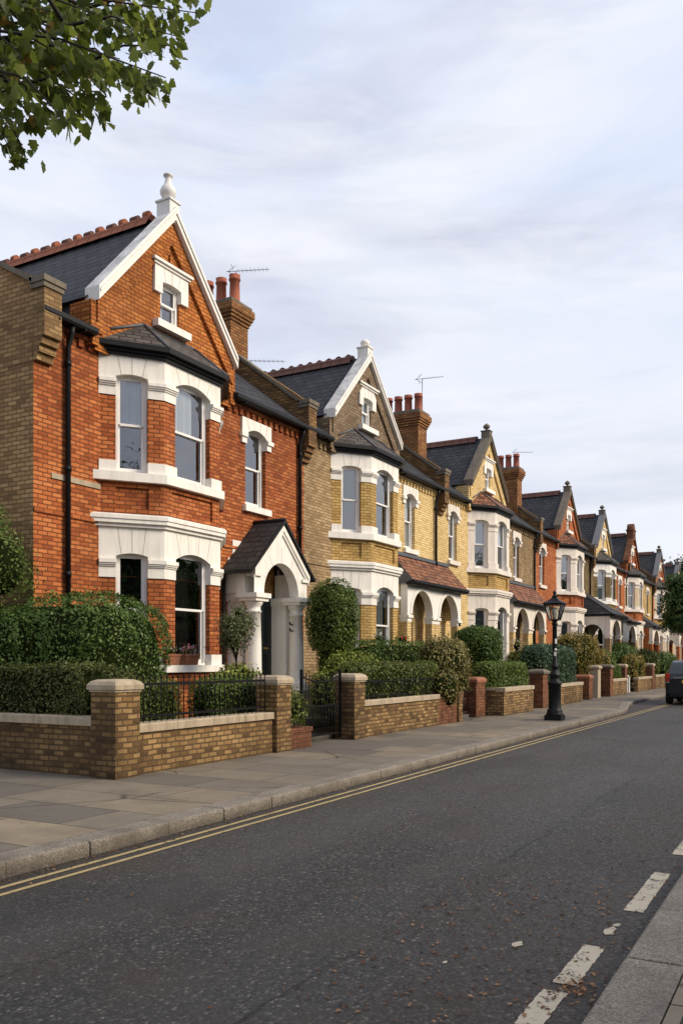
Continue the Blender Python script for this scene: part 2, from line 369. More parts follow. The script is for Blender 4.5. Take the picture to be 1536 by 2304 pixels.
class MB:
    def __init__(s): s.v = []; s.f = []; s.m = []; s.sm = []
    def face(s, pts, m=0, smooth=False):
        i = len(s.v); s.v += [tuple(p) for p in pts]; s.f.append(tuple(range(i, i + len(pts)))); s.m.append(m); s.sm.append(smooth)
    def box(s, x0, x1, y0, y1, z0, z1, m=0):
        s.hexa([(x0, y0, z0), (x1, y0, z0), (x1, y1, z0), (x0, y1, z0), (x0, y0, z1), (x1, y0, z1), (x1, y1, z1), (x0, y1, z1)], m)
    def hexa(s, p, m=0):
        for q in ((3, 2, 1, 0), (4, 5, 6, 7), (0, 1, 5, 4), (1, 2, 6, 5), (2, 3, 7, 6), (3, 0, 4, 7)): s.face([p[i] for i in q], m)
    def fbox(s, fr, s0, s1, n0, n1, z0, z1, m=0):
        P = fr.P
        s.hexa([P(s0, n1, z0), P(s1, n1, z0), P(s1, n0, z0), P(s0, n0, z0), P(s0, n1, z1), P(s1, n1, z1), P(s1, n0, z1), P(s0, n0, z1)], m)
    def prism(s, poly, vec, m=0):
        q = [tuple(a + b for a, b in zip(p, vec)) for p in poly]
        s.face(poly, m); s.face(q[::-1], m)
        for i in range(len(poly)):
            j = (i + 1) % len(poly); s.face([poly[j], poly[i], q[i], q[j]], m)
    def tube(s, path, r, seg=8, m=0, caps=True):
        rs = r if isinstance(r, (list, tuple)) else [r] * len(path)
        rings = []; base = len(s.v); up = None
        for i, p in enumerate(path):
            a = Vector(path[max(0, i - 1)]); b = Vector(path[min(len(path) - 1, i + 1)]); d = (b - a).normalized()
            if up is None or abs(up.dot(d)) > .95: up = Vector((0, 0, 1)) if abs(d.z) < .9 else Vector((1, 0, 0))
            x = d.cross(up).normalized(); y = x.cross(d).normalized(); up = y
            for k in range(seg):
                an = 2 * math.pi * k / seg
                s.v.append(tuple(Vector(p) + (x * math.cos(an) + y * math.sin(an)) * rs[i]))
        for i in range(len(path) - 1):
            for k in range(seg):
                a = base + i * seg + k; b = base + i * seg + (k + 1) % seg
                s.f.append((a, b, b + seg, a + seg)); s.m.append(m); s.sm.append(True)
        if caps:
            s.f.append(tuple(base + k for k in range(seg))[::-1]); s.m.append(m); s.sm.append(False)
            e = base + (len(path) - 1) * seg
            s.f.append(tuple(e + k for k in range(seg))); s.m.append(m); s.sm.append(False)
    def lathe(s, cx, cy, prof, seg=16, m=0, smooth=True):
        base = len(s.v)
        for r, z in prof:
            for k in range(seg):
                an = 2 * math.pi * (k + .5) / seg; s.v.append((cx + r * math.cos(an), cy + r * math.sin(an), z))
        for i in range(len(prof) - 1):
            for k in range(seg):
                a = base + i * seg + k; b = base + i * seg + (k + 1) % seg
                s.f.append((a, b, b + seg, a + seg)); s.m.append(m); s.sm.append(smooth)
        s.f.append(tuple(base + k for k in range(seg))[::-1]); s.m.append(m); s.sm.append(False)
        e = base + (len(prof) - 1) * seg
        s.f.append(tuple(e + k for k in range(seg))); s.m.append(m); s.sm.append(False)
    def panel(s, fr, s0, s1, z0, z1, holes=(), n=0.0, depth=.2, m=0, tb=True):
        xs = sorted({s0, s1, *[h[0] for h in holes], *[h[1] for h in holes]}); zs = sorted({z0, z1, *[h[2] for h in holes], *[h[3] for h in holes]})
        P = fr.P
        for i in range(len(xs) - 1):
            for j in range(len(zs) - 1):
                cx, cz = (xs[i] + xs[i + 1]) / 2, (zs[j] + zs[j + 1]) / 2
                if any(h[0] < cx < h[1] and h[2] < cz < h[3] for h in holes): continue
                s.face([P(xs[i], n, zs[j]), P(xs[i + 1], n, zs[j]), P(xs[i + 1], n, zs[j + 1]), P(xs[i], n, zs[j + 1])], m)
        for a, b, c, d in holes:
            e = n - depth
            s.face([P(a, n, c), P(a, n, d), P(a, e, d), P(a, e, c)], m); s.face([P(b, n, d), P(b, n, c), P(b, e, c), P(b, e, d)], m)
            if tb: s.face([P(a, n, d), P(b, n, d), P(b, e, d), P(a, e, d)], m); s.face([P(b, n, c), P(a, n, c), P(a, e, c), P(b, e, c)], m)
    def arch(s, fr, s0, s1, z0, z1, sc, w, zs, rise, n=0.0, depth=.18, m=0, N=12, joints=0, jm=1, ring=None):
        """flat wall piece from z0 to z1 with an arched opening of width w (springing zs)"""
        P = fr.P; a, b = sc - w / 2, sc + w / 2; e = n - depth
        Rr = (w * w / 4 + rise * rise) / (2 * rise); zc = zs + rise - Rr
        th = math.asin(min(1, w / 2 / Rr)); th = math.pi - th if rise > w / 2 else th
        ap = [(sc + Rr * math.sin(-th + 2 * th * k / N), zc + Rr * math.cos(-th + 2 * th * k / N)) for k in range(N + 1)]
        def q(p0, p1, p2, p3): s.face([P(*p0), P(*p1), P(*p2), P(*p3)], m)
        q((s0, n, z0), (a, n, z0), (a, n, z1), (s0, n, z1)); q((b, n, z0), (s1, n, z0), (s1, n, z1), (b, n, z1))
        q((s0, n, z0), (s0, n, z1), (s0, e, z1), (s0, e, z0)); q((s1, n, z1), (s1, n, z0), (s1, e, z0), (s1, e, z1))
        q((s0, n, z1), (s1, n, z1), (s1, e, z1), (s0, e, z1)); q((s0, e, z0), (a, e, z0), (a, n, z0), (s0, n, z0)); q((b, e, z0), (s1, e, z0), (s1, n, z0), (b, n, z0))
        if zs > z0 + 1e-4:
            q((a, n, z0), (a, e, z0), (a, e, zs), (a, n, zs)); q((b, e, z0), (b, n, z0), (b, n, zs), (b, e, zs))
        for k in range(N):
            (xa, za), (xb, zb) = ap[k], ap[k + 1]
            q((xa, n, za), (xb, n, zb), (xb, n, z1), (xa, n, z1)); q((xa, n, za), (xa, e, za), (xb, e, zb), (xb, n, zb))
        if ring:
            for k in range(N):
                (xa, za), (xb, zb) = ap[k], ap[k + 1]
                o = [((x - sc) * (Rr + ring) / Rr + sc, (z - zc) * (Rr + ring) / Rr + zc) for x, z in (ap[k], ap[k + 1])]
                nn = n + .025
                q((xa, nn, za), (xb, nn, zb), (o[1][0], nn, o[1][1]), (o[0][0], nn, o[0][1]))
                q((o[0][0], nn, o[0][1]), (o[1][0], nn, o[1][1]), (o[1][0], n, o[1][1]), (o[0][0], n, o[0][1]))
                q((xa, n, za), (xb, n, zb), (xb, nn, zb), (xa, nn, za))
        for k in range(joints):
            f = (k + .5) / joints; an = -th + 2 * th * f
            xb_, zb_ = sc + Rr * math.sin(an), zc + Rr * math.cos(an)
            lean = (f - .5) * w * .32; t_ = .006
            nn = n + .003
            s.face([P(xb_ - t_, nn, zb_ + .01), P(xb_ + t_, nn, zb_ + .01), P(xb_ + lean + t_, nn, z1 - .02), P(xb_ + lean - t_, nn, z1 - .02)], jm)
    def band(s, path, n0, n1, z0, z1, m=0, wall=None):
        """moulding along a plan path between two outward offsets; ends cut square, or on the wall plane Y = wall"""
        A = off(path, n0, wall); B = off(path, n1, wall)
        for i in range(len(path) - 1):
            a0, a1, b0, b1 = A[i], A[i + 1], B[i], B[i + 1]
            s.face([(*b0, z0), (*b1, z0), (*b1, z1), (*b0, z1)], m)
            s.face([(*b0, z1), (*b1, z1), (*a1, z1), (*a0, z1)], m)
            s.face([(*a0, z0), (*a1, z0), (*b1, z0), (*b0, z0)], m)
        for k in (0, -1): s.face([(*A[k], z0), (*B[k], z0), (*B[k], z1), (*A[k], z1)], m)


def off(path, d, wall=None):
    segs = []
    for a, b in zip(path[:-1], path[1:]):
        L = math.hypot(b[0] - a[0], b[1] - a[1]); t = ((b[0] - a[0]) / L, (b[1] - a[1]) / L); n = (t[1], -t[0])
        segs.append(((a[0] + n[0] * d, a[1] + n[1] * d), t, n, L))
    out = []
    for i in range(len(path)):
        if i == 0 or i == len(path) - 1:
            p, t, n, L = segs[0] if i == 0 else segs[-1]
            if i: p = (p[0] + t[0] * L, p[1] + t[1] * L)
            if wall is not None and abs(t[1]) > 1e-6:
                k = (wall - p[1]) / t[1]; p = (p[0] + t[0] * k, wall)
            out.append(p)
        else:
            (p, t, _, _), (q, u, _, _) = segs[i - 1], segs[i]
            det = t[0] * -u[1] + u[0] * t[1]
            if abs(det) < 1e-9: out.append(q); continue
            k = ((q[0] - p[0]) * -u[1] + u[0] * (q[1] - p[1])) / det
            out.append((p[0] + t[0] * k, p[1] + t[1] * k))
    return out


def setuv(me, org):
    n = len(me.polygons)
    if not n: return
    nl = len(me.loops)
    co = np.empty(len(me.vertices) * 3); me.vertices.foreach_get('co', co); co = co.reshape(-1, 3) + np.array(org)
    li = np.empty(nl, int); me.loops.foreach_get('vertex_index', li)
    nm = np.empty(n * 3); me.polygons.foreach_get('normal', nm); nm = nm.reshape(-1, 3)
    lt = np.empty(n, int); me.polygons.foreach_get('loop_total', lt)
    t = np.stack([-nm[:, 1], nm[:, 0], np.zeros(n)], 1); L = np.linalg.norm(t, axis=1)
    flat = L < .05
    t[flat] = (1, 0, 0); L[flat] = 1; t /= L[:, None]
    sgn = np.where((t[:, 0] + t[:, 1] * .3) < 0, -1.0, 1.0); t *= sgn[:, None]
    b = np.cross(nm, t); b[flat] = (0, 1, 0)
    b *= np.where(b[:, 2] < -1e-6, -1.0, 1.0)[:, None]
    pi = np.repeat(np.arange(n), lt); p = co[li]
    uv = np.stack([(p * t[pi]).sum(1), (p * b[pi]).sum(1)], 1)
    lay = me.uv_layers.new(name='UVMap'); lay.data.foreach_set('uv', uv.astype(np.float32).ravel())


def link(name, me, parent, org):
    o = bpy.data.objects.new(name, me); COL.objects.link(o)
    if parent is not None:
        o.parent = parent; w = WP[parent.name]; o.location = tuple(a - b for a, b in zip(org, w))
    else: o.location = org
    WP[o.name] = tuple(org)
    return o


def obj(name, mb, mats, parent=None, org=None, smooth=False):
    if not isinstance(mats, (list, tuple)): mats = [mats]
    V = np.array(mb.v)
    if org is None: org = ((V[:, 0].min() + V[:, 0].max()) / 2, (V[:, 1].min() + V[:, 1].max()) / 2, V[:, 2].min())
    me = bpy.data.meshes.new(name); me.from_pydata([tuple(p) for p in (V - np.array(org))], [], mb.f)
    for m in mats: me.materials.append(M[m] if isinstance(m, str) else m)
    me.polygons.foreach_set('material_index', mb.m)
    me.polygons.foreach_set('use_smooth', [True] * len(mb.f) if smooth else mb.sm)
    me.update(); setuv(me, org)
    return link(name, me, parent, tuple(float(a) for a in org))


def tag(o, label, cat, group=None):
    o['label'] = label; o['category'] = cat
    if group: o['group'] = group
    return o


def thing(name, label, cat, loc, group=None):
    o = bpy.data.objects.new(name, None); COL.objects.link(o); o.location = loc; WP[o.name] = tuple(loc)
    o.empty_display_size = .3
    return tag(o, label, cat, group)


def struct(name, mb, mats, smooth=False):
    o = obj(name, mb, mats, None, (0, 0, 0), smooth); o['kind'] = 'structure'; return o


# ---------------------------------------------------------------- foliage
def wob(P, sd):
    g = np.random.default_rng(sd); r = np.zeros(len(P))
    for k, a in ((2.3, 1), (4.1, .6), (7.3, .4), (13, .25)):
        w = g.normal(size=(3,)) * k; w2 = g.normal(size=(3,)) * k
        r += a * np.sin(P @ w + g.uniform(0, 6)) * np.cos(P @ w2 + g.uniform(0, 6))
    return r


def blobsamp(b, n, g):
    cx, cy, cz, rx, ry, rz, p = b
    ar = np.array([ry * rz, ry * rz, rx * rz, rx * rz, rx * ry, rx * ry * .35]); f = g.choice(6, n, p=ar / ar.sum())
    q = g.uniform(-1, 1, (n, 3)); ax = f // 2; sg = np.where(f % 2 == 0, 1.0, -1.0)
    q[np.arange(n), ax] = np.where(ax == 2, np.where(f == 4, 1.0, -1.0), sg)
    k = (np.abs(q) ** p).sum(1) ** (1 / p); q = q / k[:, None]
    nr = np.sign(q) * np.abs(q) ** (p - 1) / np.array([rx, ry, rz]); nr /= np.linalg.norm(nr, axis=1)[:, None] + 1e-9
    return q * np.array([rx, ry, rz]) + np.array([cx, cy, cz]), nr


def inside(P, b, s=.86):
    cx, cy, cz, rx, ry, rz, p = b
    q = np.abs((P - np.array([cx, cy, cz])) / (np.array([rx, ry, rz]) * s)); return (q ** p).sum(1) < 1


def leafmesh(C, N, size, g, aspect=.55, droop=0.0, tone=None):
    n = len(C)
    N = N + g.normal(size=(n, 3)) * .55; N /= np.linalg.norm(N, axis=1)[:, None]
    a = g.normal(size=(n, 3)); a[:, 2] -= droop; a -= (a * N).sum(1)[:, None] * N; a /= np.linalg.norm(a, axis=1)[:, None] + 1e-9
    b = np.cross(N, a); s = (size * g.uniform(.6, 1.35, n))[:, None]
    fold = s * g.uniform(.02, .16, n)[:, None]
    v = np.stack([C - a * s * .5, C + b * s * aspect * .5 + N * fold, C + a * s * .5 - N * fold * .5, C - b * s * aspect * .5 + N * fold], 1)
    return v.reshape(-1, 3)


def foliage(name, blobs, n, size, mat, seed, parent=None, wobble=.06, aspect=.6, fuzz=.02, core=.9, org=None, extra=None, droop=0.0, spread=None):
    g = np.random.default_rng(seed)
    ar = np.array([b[3] * b[4] + b[3] * b[5] + b[4] * b[5] for b in blobs]); ar /= ar.sum()
    Cs, Ns = [], []
    for i, b in enumerate(blobs):
        P, N = blobsamp(b, int(n * ar[i]), g)
        keep = np.ones(len(P), bool)
        for j, c in enumerate(blobs):
            if j != i: keep &= ~inside(P, c)
        P, N = P[keep], N[keep]
        rm = min(b[3:6])
        w = wob(P, seed + 7)
        P = P + N * (w * wobble * rm)[:, None] + N * (g.normal(size=len(P)) * fuzz - g.exponential(fuzz * 1.2, len(P)))[:, None]
        sp = g.random(len(P)) < .012
        P[sp] += N[sp] * g.uniform(0, 3.0, sp.sum())[:, None] * size
        Cs.append(P); Ns.append(N)
    C = np.concatenate(Cs); N = np.concatenate(Ns)
    tn = np.clip(g.beta(2, 3, len(C)) * .8 + .12 * wob(C * 1.6, seed + 3) + .1, 0, 1)
    V = leafmesh(C, N, size, g, aspect, droop)
    nq = len(C); verts = V; nv = len(V)
    faces = np.arange(nq * 4).reshape(-1, 4)
    cv, cf = [], []
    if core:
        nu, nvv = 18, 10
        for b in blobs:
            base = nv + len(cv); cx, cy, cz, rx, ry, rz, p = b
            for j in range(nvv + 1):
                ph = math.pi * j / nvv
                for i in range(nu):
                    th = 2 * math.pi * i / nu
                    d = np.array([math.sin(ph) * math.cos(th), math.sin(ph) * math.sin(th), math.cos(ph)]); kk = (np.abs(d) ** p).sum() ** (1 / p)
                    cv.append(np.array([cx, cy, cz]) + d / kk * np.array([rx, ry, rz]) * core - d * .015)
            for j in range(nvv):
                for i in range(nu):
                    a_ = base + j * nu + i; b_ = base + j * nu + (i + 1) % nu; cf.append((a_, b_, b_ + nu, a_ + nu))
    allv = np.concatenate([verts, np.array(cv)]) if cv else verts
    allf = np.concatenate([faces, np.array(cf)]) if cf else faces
    if org is None:
        org = (float(allv[:, 0].mean()), float(allv[:, 1].mean()), float(min(b[2] - b[5] for b in blobs)))
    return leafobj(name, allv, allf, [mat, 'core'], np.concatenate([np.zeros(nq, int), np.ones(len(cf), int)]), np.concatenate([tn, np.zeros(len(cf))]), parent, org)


def leafobj(name, allv, allf, mats, mi, tn, parent, org):
    me = bpy.data.meshes.new(name); nf = len(allf); k = allf.shape[1]
    me.vertices.add(len(allv)); me.vertices.foreach_set('co', (allv - np.array(org)).astype(np.float32).ravel())
    me.loops.add(nf * k); me.loops.foreach_set('vertex_index', allf.astype(np.int32).ravel())
    me.polygons.add(nf); me.polygons.foreach_set('loop_start', np.arange(0, nf * k, k, dtype=np.int32))
    for m in mats: me.materials.append(M[m])
    me.polygons.foreach_set('material_index', mi.astype(np.int32))
    at = me.attributes.new('tone', 'FLOAT', 'FACE'); at.data.foreach_set('value', tn.astype(np.float32))
    me.update(calc_edges=True); me.validate()
    return link(name, me, parent, org)

# ---------------------------------------------------------------- house components
def window(root, fr, sc, w, z0, z1, rec=.12, dress=(), name='window', sill=None, glazing=True, depth=.30):
    """sash window: frame mesh (with the unlit reveal behind it) > panes, curtains, sill"""
    a, b = sc - w / 2, sc + w / 2; zm = z0 + (z1 - z0) * .5
    mb = MB(); o = -rec
    def fb(s0, s1, n0, n1, za, zb, m=0): mb.fbox(fr, s0, s1, n0, n1, za, zb, m)
    ft = .055
    fb(a, a + ft, o - .09, o, z0, z1); fb(b - ft, b, o - .09, o, z0, z1); fb(a + ft, b - ft, o - .09, o - .001, z1 - ft, z1); fb(a + ft, b - ft, o - .09, o + .03, z0, z0 + .045)
    ia, ib = a + ft, b - ft; st = .04
    # upper sash in front, lower sash behind it
    u0, u1 = o - .045, o - .012; l0, l1 = o - .085, o - .05
    fb(ia, ia + st, u0, u1, zm, z1 - ft); fb(ib - st, ib, u0, u1, zm, z1 - ft); fb(ia + st, ib - st, u0, u1, z1 - ft - .045, z1 - ft); fb(ia + st, ib - st, u0, u1, zm - .022, zm + .022)
    fb(ia, ia + st, l0, l1, z0 + .045, zm); fb(ib - st, ib, l0, l1, z0 + .045, zm); fb(ia + st, ib - st, l0, l1, z0 + .045, z0 + .12); fb(ia + st, ib - st, l0, l1, zm - .03, zm + .01)
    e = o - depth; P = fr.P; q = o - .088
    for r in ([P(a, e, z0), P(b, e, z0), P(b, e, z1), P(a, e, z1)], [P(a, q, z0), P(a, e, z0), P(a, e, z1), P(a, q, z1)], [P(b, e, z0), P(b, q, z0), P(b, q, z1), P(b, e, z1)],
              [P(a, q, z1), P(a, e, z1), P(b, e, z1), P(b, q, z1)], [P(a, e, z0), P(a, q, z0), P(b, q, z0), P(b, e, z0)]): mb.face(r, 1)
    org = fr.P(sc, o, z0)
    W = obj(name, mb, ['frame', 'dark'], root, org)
    for n_, za, zb in ((o - .03, zm + .022, z1 - ft - .045), (o - .068, z0 + .12, zm - .03)):
        g = MB(); g.face([P(ia + st, n_, za), P(ib - st, n_, za), P(ib - st, n_, zb), P(ia + st, n_, zb)]); obj('pane', g, 'glass', W)
    for kind, fa, fb_, s_a, s_b in dress:
        c = MB(); za, zb = z0 + (z1 - z0) * fa, z0 + (z1 - z0) * fb_; n_ = o - .105
        N = 28 if kind == 'net' else 1
        for k in range(N):
            x0, x1 = [ia - .01 + (ib - ia + .02) * (s_a + (s_b - s_a) * (k + d) / N) for d in (0, 1)]
            d0, d1 = [n_ + (.016 * math.sin(k2 * 1.57) if kind == 'net' else 0) for k2 in (k, k + 1)]
            c.face([P(x0, d0, za), P(x1, d1, za), P(x1, d1, zb), P(x0, d0, zb)], 0, kind == 'net')
        obj('curtain' if kind == 'net' else 'blind', c, kind, W)
    if sill:
        sm = MB(); sm.fbox(fr, a - .11, b + .11, -.14, .10, z0 - .14, z0 - .005); sm.fbox(fr, a - .02, b + .02, -.14, .02, z0 - .005, z0 + .012); obj('sill', sm, sill, W)
    return W


def lintel(root, fr, sc, w, zs, rise, ztop, n, mat='white'):
    mb = MB(); e = .17
    mb.arch(fr, sc - w / 2 - e, sc + w / 2 + e, zs - .0, ztop, sc, w, zs, rise, n, n + .2, 0, 10, 4, 1)
    for sg in (-1, 1):
        x0, x1 = sorted((sc + sg * (w / 2 - .004), sc + sg * (w / 2 + e + .05)))
        mb.fbox(fr, x0, x1, -.18, n + .035, zs - .09, zs - .002); mb.fbox(fr, x0 + (.0 if sg > 0 else .05), x1 - (.05 if sg > 0 else .0), -.18, n - .002, zs - .22, zs - .09)
    return obj('window_lintel', mb, [mat, 'joint'], root)


def bay(root, gc, o):
    B0, BF, PR = 1.73, .82, .70
    path = [(gc - B0, F), (gc - BF, F - PR), (gc + BF, F - PR), (gc + B0, F)]
    def facets(d):
        q = off(path, d, F + .0); return [Fr(q[i], q[i + 1]) for i in range(3)]
    fo, fb = facets(0), facets(-.02)
    ww = [.56, 1.02, .56]
    # centre of each window, in the frames of both offsets
    co = [f.L / 2 for f in fo]; cb = []
    for i in range(3):
        c = fo[i].P(co[i], 0, 0); f = fb[i]; cb.append((c[0] - f.o[0]) * f.t[0] + (c[1] - f.o[1]) * f.t[1])
    pil = 0
    lv = [dict(sl=1.40, st=1.53, ped=1.73, ib=3.08, im=3.27, it=3.40, zs=3.46, top=3.97), dict(sl=4.77, st=4.93, ped=5.13, ib=6.28, im=6.44, it=6.56, zs=6.62, top=6.99)]
    rise = [.05, .135, .05]; e_ = .004; tmat = [o.get('trim', 'white'), 'joint']; org = (gc, F - PR / 2, 0)
    piers = [[path[0], fo[0].P(co[0] - ww[0] / 2 + e_, 0, 0)[:2]]]
    for i in (0, 1): piers.append([fo[i].P(co[i] + ww[i] / 2 - e_, 0, 0)[:2], path[i + 1], fo[i + 1].P(co[i + 1] - ww[i + 1] / 2 + e_, 0, 0)[:2]])
    piers.append([fo[2].P(co[2] + ww[2] / 2 - e_, 0, 0)[:2], path[3]])
    for L in lv:
        br, tr, sl = MB(), MB(), MB()
        for i in range(3):
            f = fb[i]
            if L is lv[0]: br.panel(f, 0, f.L, .0, 1.42, n=0, m=1)
            else:       # apron with a sunk panel
                m0 = .22 if i == 1 else .27
                h = (m0, f.L - m0, 4.30, 4.68)
                br.panel(f, 0, f.L, 4.16, 4.80, [h], 0, .045, 1)
                br.face([f.P(h[0], -.045, h[2]), f.P(h[1], -.045, h[2]), f.P(h[1], -.045, h[3]), f.P(h[0], -.045, h[3])], 1)
            a, b = cb[i] - ww[i] / 2, cb[i] + ww[i] / 2; zb = 1.42 if L is lv[0] else 4.80
            br.panel(f, 0, f.L, zb, L['ib'] + .02, [(a, b, L['st'] - .019, L['ib'] + .019)], 0, .16, pil, False)
            g = fo[i]
            tr.arch(g, 0, g.L, L['ib'], L['top'], co[i], ww[i] - .005, L['zs'], rise[i], 0, .18, 0, 10, 4 if i == 1 else 3, 1)
        sl.band(path, -.3, .08, L['sl'], L['st'], 0, F)
        for p in piers:
            sl.band(p, -.16, .025, L['st'] - .002, L['ped'], 0)
            tr.band(p, -.16, .022, L['im'], L['im'] + .03, 0); tr.band(p, -.16, .045, L['im'] + .03, L['im'] + .06, 0); tr.band(p, -.16, .065, L['im'] + .06, L['it'], 0)
        obj('bay_wall', br, [o['pil'], o['apron']], root, org); obj('bay_window_head', tr, tmat, root, org); obj('bay_sill', sl, tmat, root, org)
    cn = MB()
    cn.band(path, -.05, .05, 3.968, 4.03, 0, F); cn.band(path, -.05, .10, 4.03, 4.10, 0, F); cn.band(path, -.05, .12, 4.10, 4.165, 0, F); cn.band(path, -.05, .09, 4.165, 4.19, 0, F)
    obj('cornice', cn, tmat, root, org)
    # roof
    q = off(path, .15, F - .12); zb, zt = 7.175, 7.79; w_ = F - .115
    T0, T1 = (gc - .72, w_, zt), (gc + .72, w_, zt)
    rf = MB(); Q = [(*p, zb) for p in q]
    rf.face([Q[0], Q[1], T0]); rf.face([Q[1], Q[2], T1, T0]); rf.face([Q[2], Q[3], T1])
    for a_, b_ in ((Q[1], T0), (Q[2], T1)): rf.tube([tuple(x + d for x, d in zip(a_, (0, 0, .01))), tuple(x + d for x, d in zip(b_, (0, 0, .01)))], .028, 6, 1)
    rf.tube([tuple(x + d for x, d in zip(T0, (-.85, 0, -.36))), T0, T1, tuple(x + d for x, d in zip(T1, (.85, 0, -.36)))], .03, 6, 1)
    R_ = obj('bay_roof', rf, [o.get('bayroof', 'slate2'), 'lead'], root)
    gm = MB()
    gm.band(path, -.05, .05, 6.985, 7.04, 0, F - .02); gm.band(path, -.05, .09, 7.04, 7.095, 0, F - .02); gm.band(path, .05, .175, 7.095, 7.185, 0, F - .02)
    obj('gutter', gm, 'black', R_)
    # windows
    for k, L in enumerate(lv):
        for i in range(3):
            d = o['dress'].get((k, i), o['dress'].get((k, None), ()))
            window(root, fo[i], co[i], ww[i], L['st'] - .01, L['zs'] + rise[i] + .02, .12, d)


def gable(root, gc, o):
    n = .12; HW = 1.93; ze = 7.93; za = o.get('apex', 9.90); sl = (za - ze) / HW
    fz = lambda s: za - abs(s - gc) * sl
    fr = FF; mb = MB(); P = fr.P
    w, z0, z1 = .54, 7.99, 8.79
    a, b = gc - w / 2, gc + w / 2; l, r = gc - HW, gc + HW
    mb.face([P(l, n, 6.95), P(a, n, 6.95), P(a, n, fz(a)), P(l, n, ze)]); mb.face([P(b, n, 6.95), P(r, n, 6.95), P(r, n, ze), P(b, n, fz(b))])
    mb.face([P(a, n, 6.95), P(b, n, 6.95), P(b, n, z0), P(a, n, z0)]); mb.face([P(a, n, z1), P(b, n, z1), P(b, n, fz(b)), P(gc, n, za), P(a, n, fz(a))])
    for x in (a, b): mb.face([P(x, n, z0), P(x, n, z1), P(x, n - .2, z1), P(x, n - .2, z0)])
    mb.face([P(a, n, z1), P(b, n, z1), P(b, n - .2, z1), P(a, n - .2, z1)])
    for x in (l, r): mb.face([P(x, n, 6.95), P(x, n, ze), P(x, -.3, ze), P(x, -.3, 6.95)])
    # raised brick border along the slopes and a little pointed panel at the top
    for sg in (-1, 1):
        p = [P(gc, n - .02, za - .02), P(gc + sg * HW, n - .02, ze - .02), P(gc + sg * (HW), n - .02, ze - .52), P(gc, n - .02, za - .55)]
        mb.prism(p, (0, -.085, 0))
    for x in (-.16, 0, .16):
        zt = za - .75 - abs(x) * 1.2
        mb.fbox(fr, gc + x - .03, gc + x + .03, n - .01, n + .045, 9.16, zt)
    mb.fbox(fr, gc - .5, gc + .5, n - .01, n + .05, 9.10, 9.16)
    obj('gable_wall', mb, o['gable'], root, (gc, F, 6.95))
    window(root, fr, gc, w, z0, z1 - .005, -.07, o['dress'].get('g', ()), depth=.25)
    # white head and sill of the gable window
    tm = MB(); tm.arch(fr, gc - .48, gc + .48, 8.60, 9.02, gc, w - .006, 8.735, .03, n + .06, .2, 0, 8, 3, 1)
    for sg in (-1, 1):
        x0, x1 = sorted((gc + sg * (w / 2 - .006), gc + sg * .48)); tm.fbox(fr, x0, x1, n - .03, n + .058, 8.52, 8.60)
    tm.fbox(fr, gc - .52, gc + .52, n - .05, n + .09, 9.02, 9.07); tm.fbox(fr, gc - .56, gc + .56, n - .05, n + .13, 9.07, 9.12)
    obj('gable_window_head', tm, [o.get('trim', 'white') if o.get('gtrim') is None else o['gtrim'], 'joint'], root)
    tm = MB(); tm.fbox(fr, gc - .48, gc + .48, n - .1, n + .14, 7.85, 7.985); obj('gable_window_sill', tm, o.get('gtrim', 'white'), root)
    # coping / bargeboard
    cm = MB(); cp = o['coping']; up, dn, dep = .10, .065, .34
    c_ = math.hypot(1, sl); U, D = up * c_, dn * c_
    E = HW + .06
    for sg in (-1, 1):
        poly = [(gc, za + U), (gc + sg * E, ze - .06 * sl + U), (gc + sg * E, ze - .06 * sl - D), (gc, za - D)]
        cm.prism([P(x, n + .16, z) for x, z in poly], (0, dep, 0))
        poly = [(gc, za + U - .07), (gc + sg * (E - .02), ze - .04 * sl + U - .07), (gc + sg * (E - .02), ze - .04 * sl + U - .13), (gc, za + U - .13)]
        cm.prism([P(x, n + .185, z) for x, z in poly], (0, .03, 0))
    obj('gable_coping', cm, cp, root)
    for sg in (-1, 1):
        k = MB()
        x0, x1 = sorted((gc + sg * (HW - .16), gc + sg * (HW + .12))); k.fbox(fr, x0, x1, -.35, n + .03, 7.25, 7.78)
        x0, x1 = sorted((gc + sg * (HW - .05), gc + sg * (HW + .10))); k.fbox(fr, x0, x1, -.35, n + .04, 7.02, 7.249)
        obj('kneeler', k, o.get('kneeler', o['gable']), root)
    # finial
    t = za + U; fm = MB(); fy = F - n + .06; kind = o['finial']
    fm.box(gc - .14, gc + .14, fy - .18, fy + .14, t - .30, t + .10); fm.box(gc - .165, gc + .165, fy - .205, fy + .165, t + .10, t + .135)
    if kind == 'vase': pr = [(.10, .19), (.075, .23), (.075, .26), (.13, .31), (.165, .40), (.17, .47), (.14, .56), (.085, .66), (.06, .78), (.065, .86), (.10, .88), (.10, .91), (.05, .94), (.015, .96)]
    elif kind == 'ball': pr = [(.12, .19), (.07, .23), (.06, .30), (.10, .33), (.15, .38), (.17, .45), (.15, .52), (.09, .58), (.04, .63), (.01, .66)]
    else: pr = [(.11, .19), (.06, .22), (.06, .25), (.12, .28), (.165, .36), (.165, .43), (.12, .51), (.05, .56), (.01, .57)]
    if kind == 'scroll':
        fm = MB(); fm.box(gc - .42, gc + .42, fy - .22, fy + .2, t - .55, t + .05); fm.box(gc - .48, gc + .48, fy - .26, fy + .24, t + .05, t + .12)
        poly = [(gc + .42 * math.cos(a_), t + .12 + .42 * math.sin(a_)) for a_ in [math.pi * i / 12 for i in range(13)]]
        fm.prism([(x, fy - .2, z) for x, z in poly], (0, .38, 0))
    else: fm.lathe(gc, fy - .02, [(r_ * (.92 if kind == 'vase' else .78), t + .133 + (z - .19) * (.72 if kind == 'vase' else .62)) for r_, z in pr], 18)
    obj('finial', fm, o.get('finmat', cp), root)
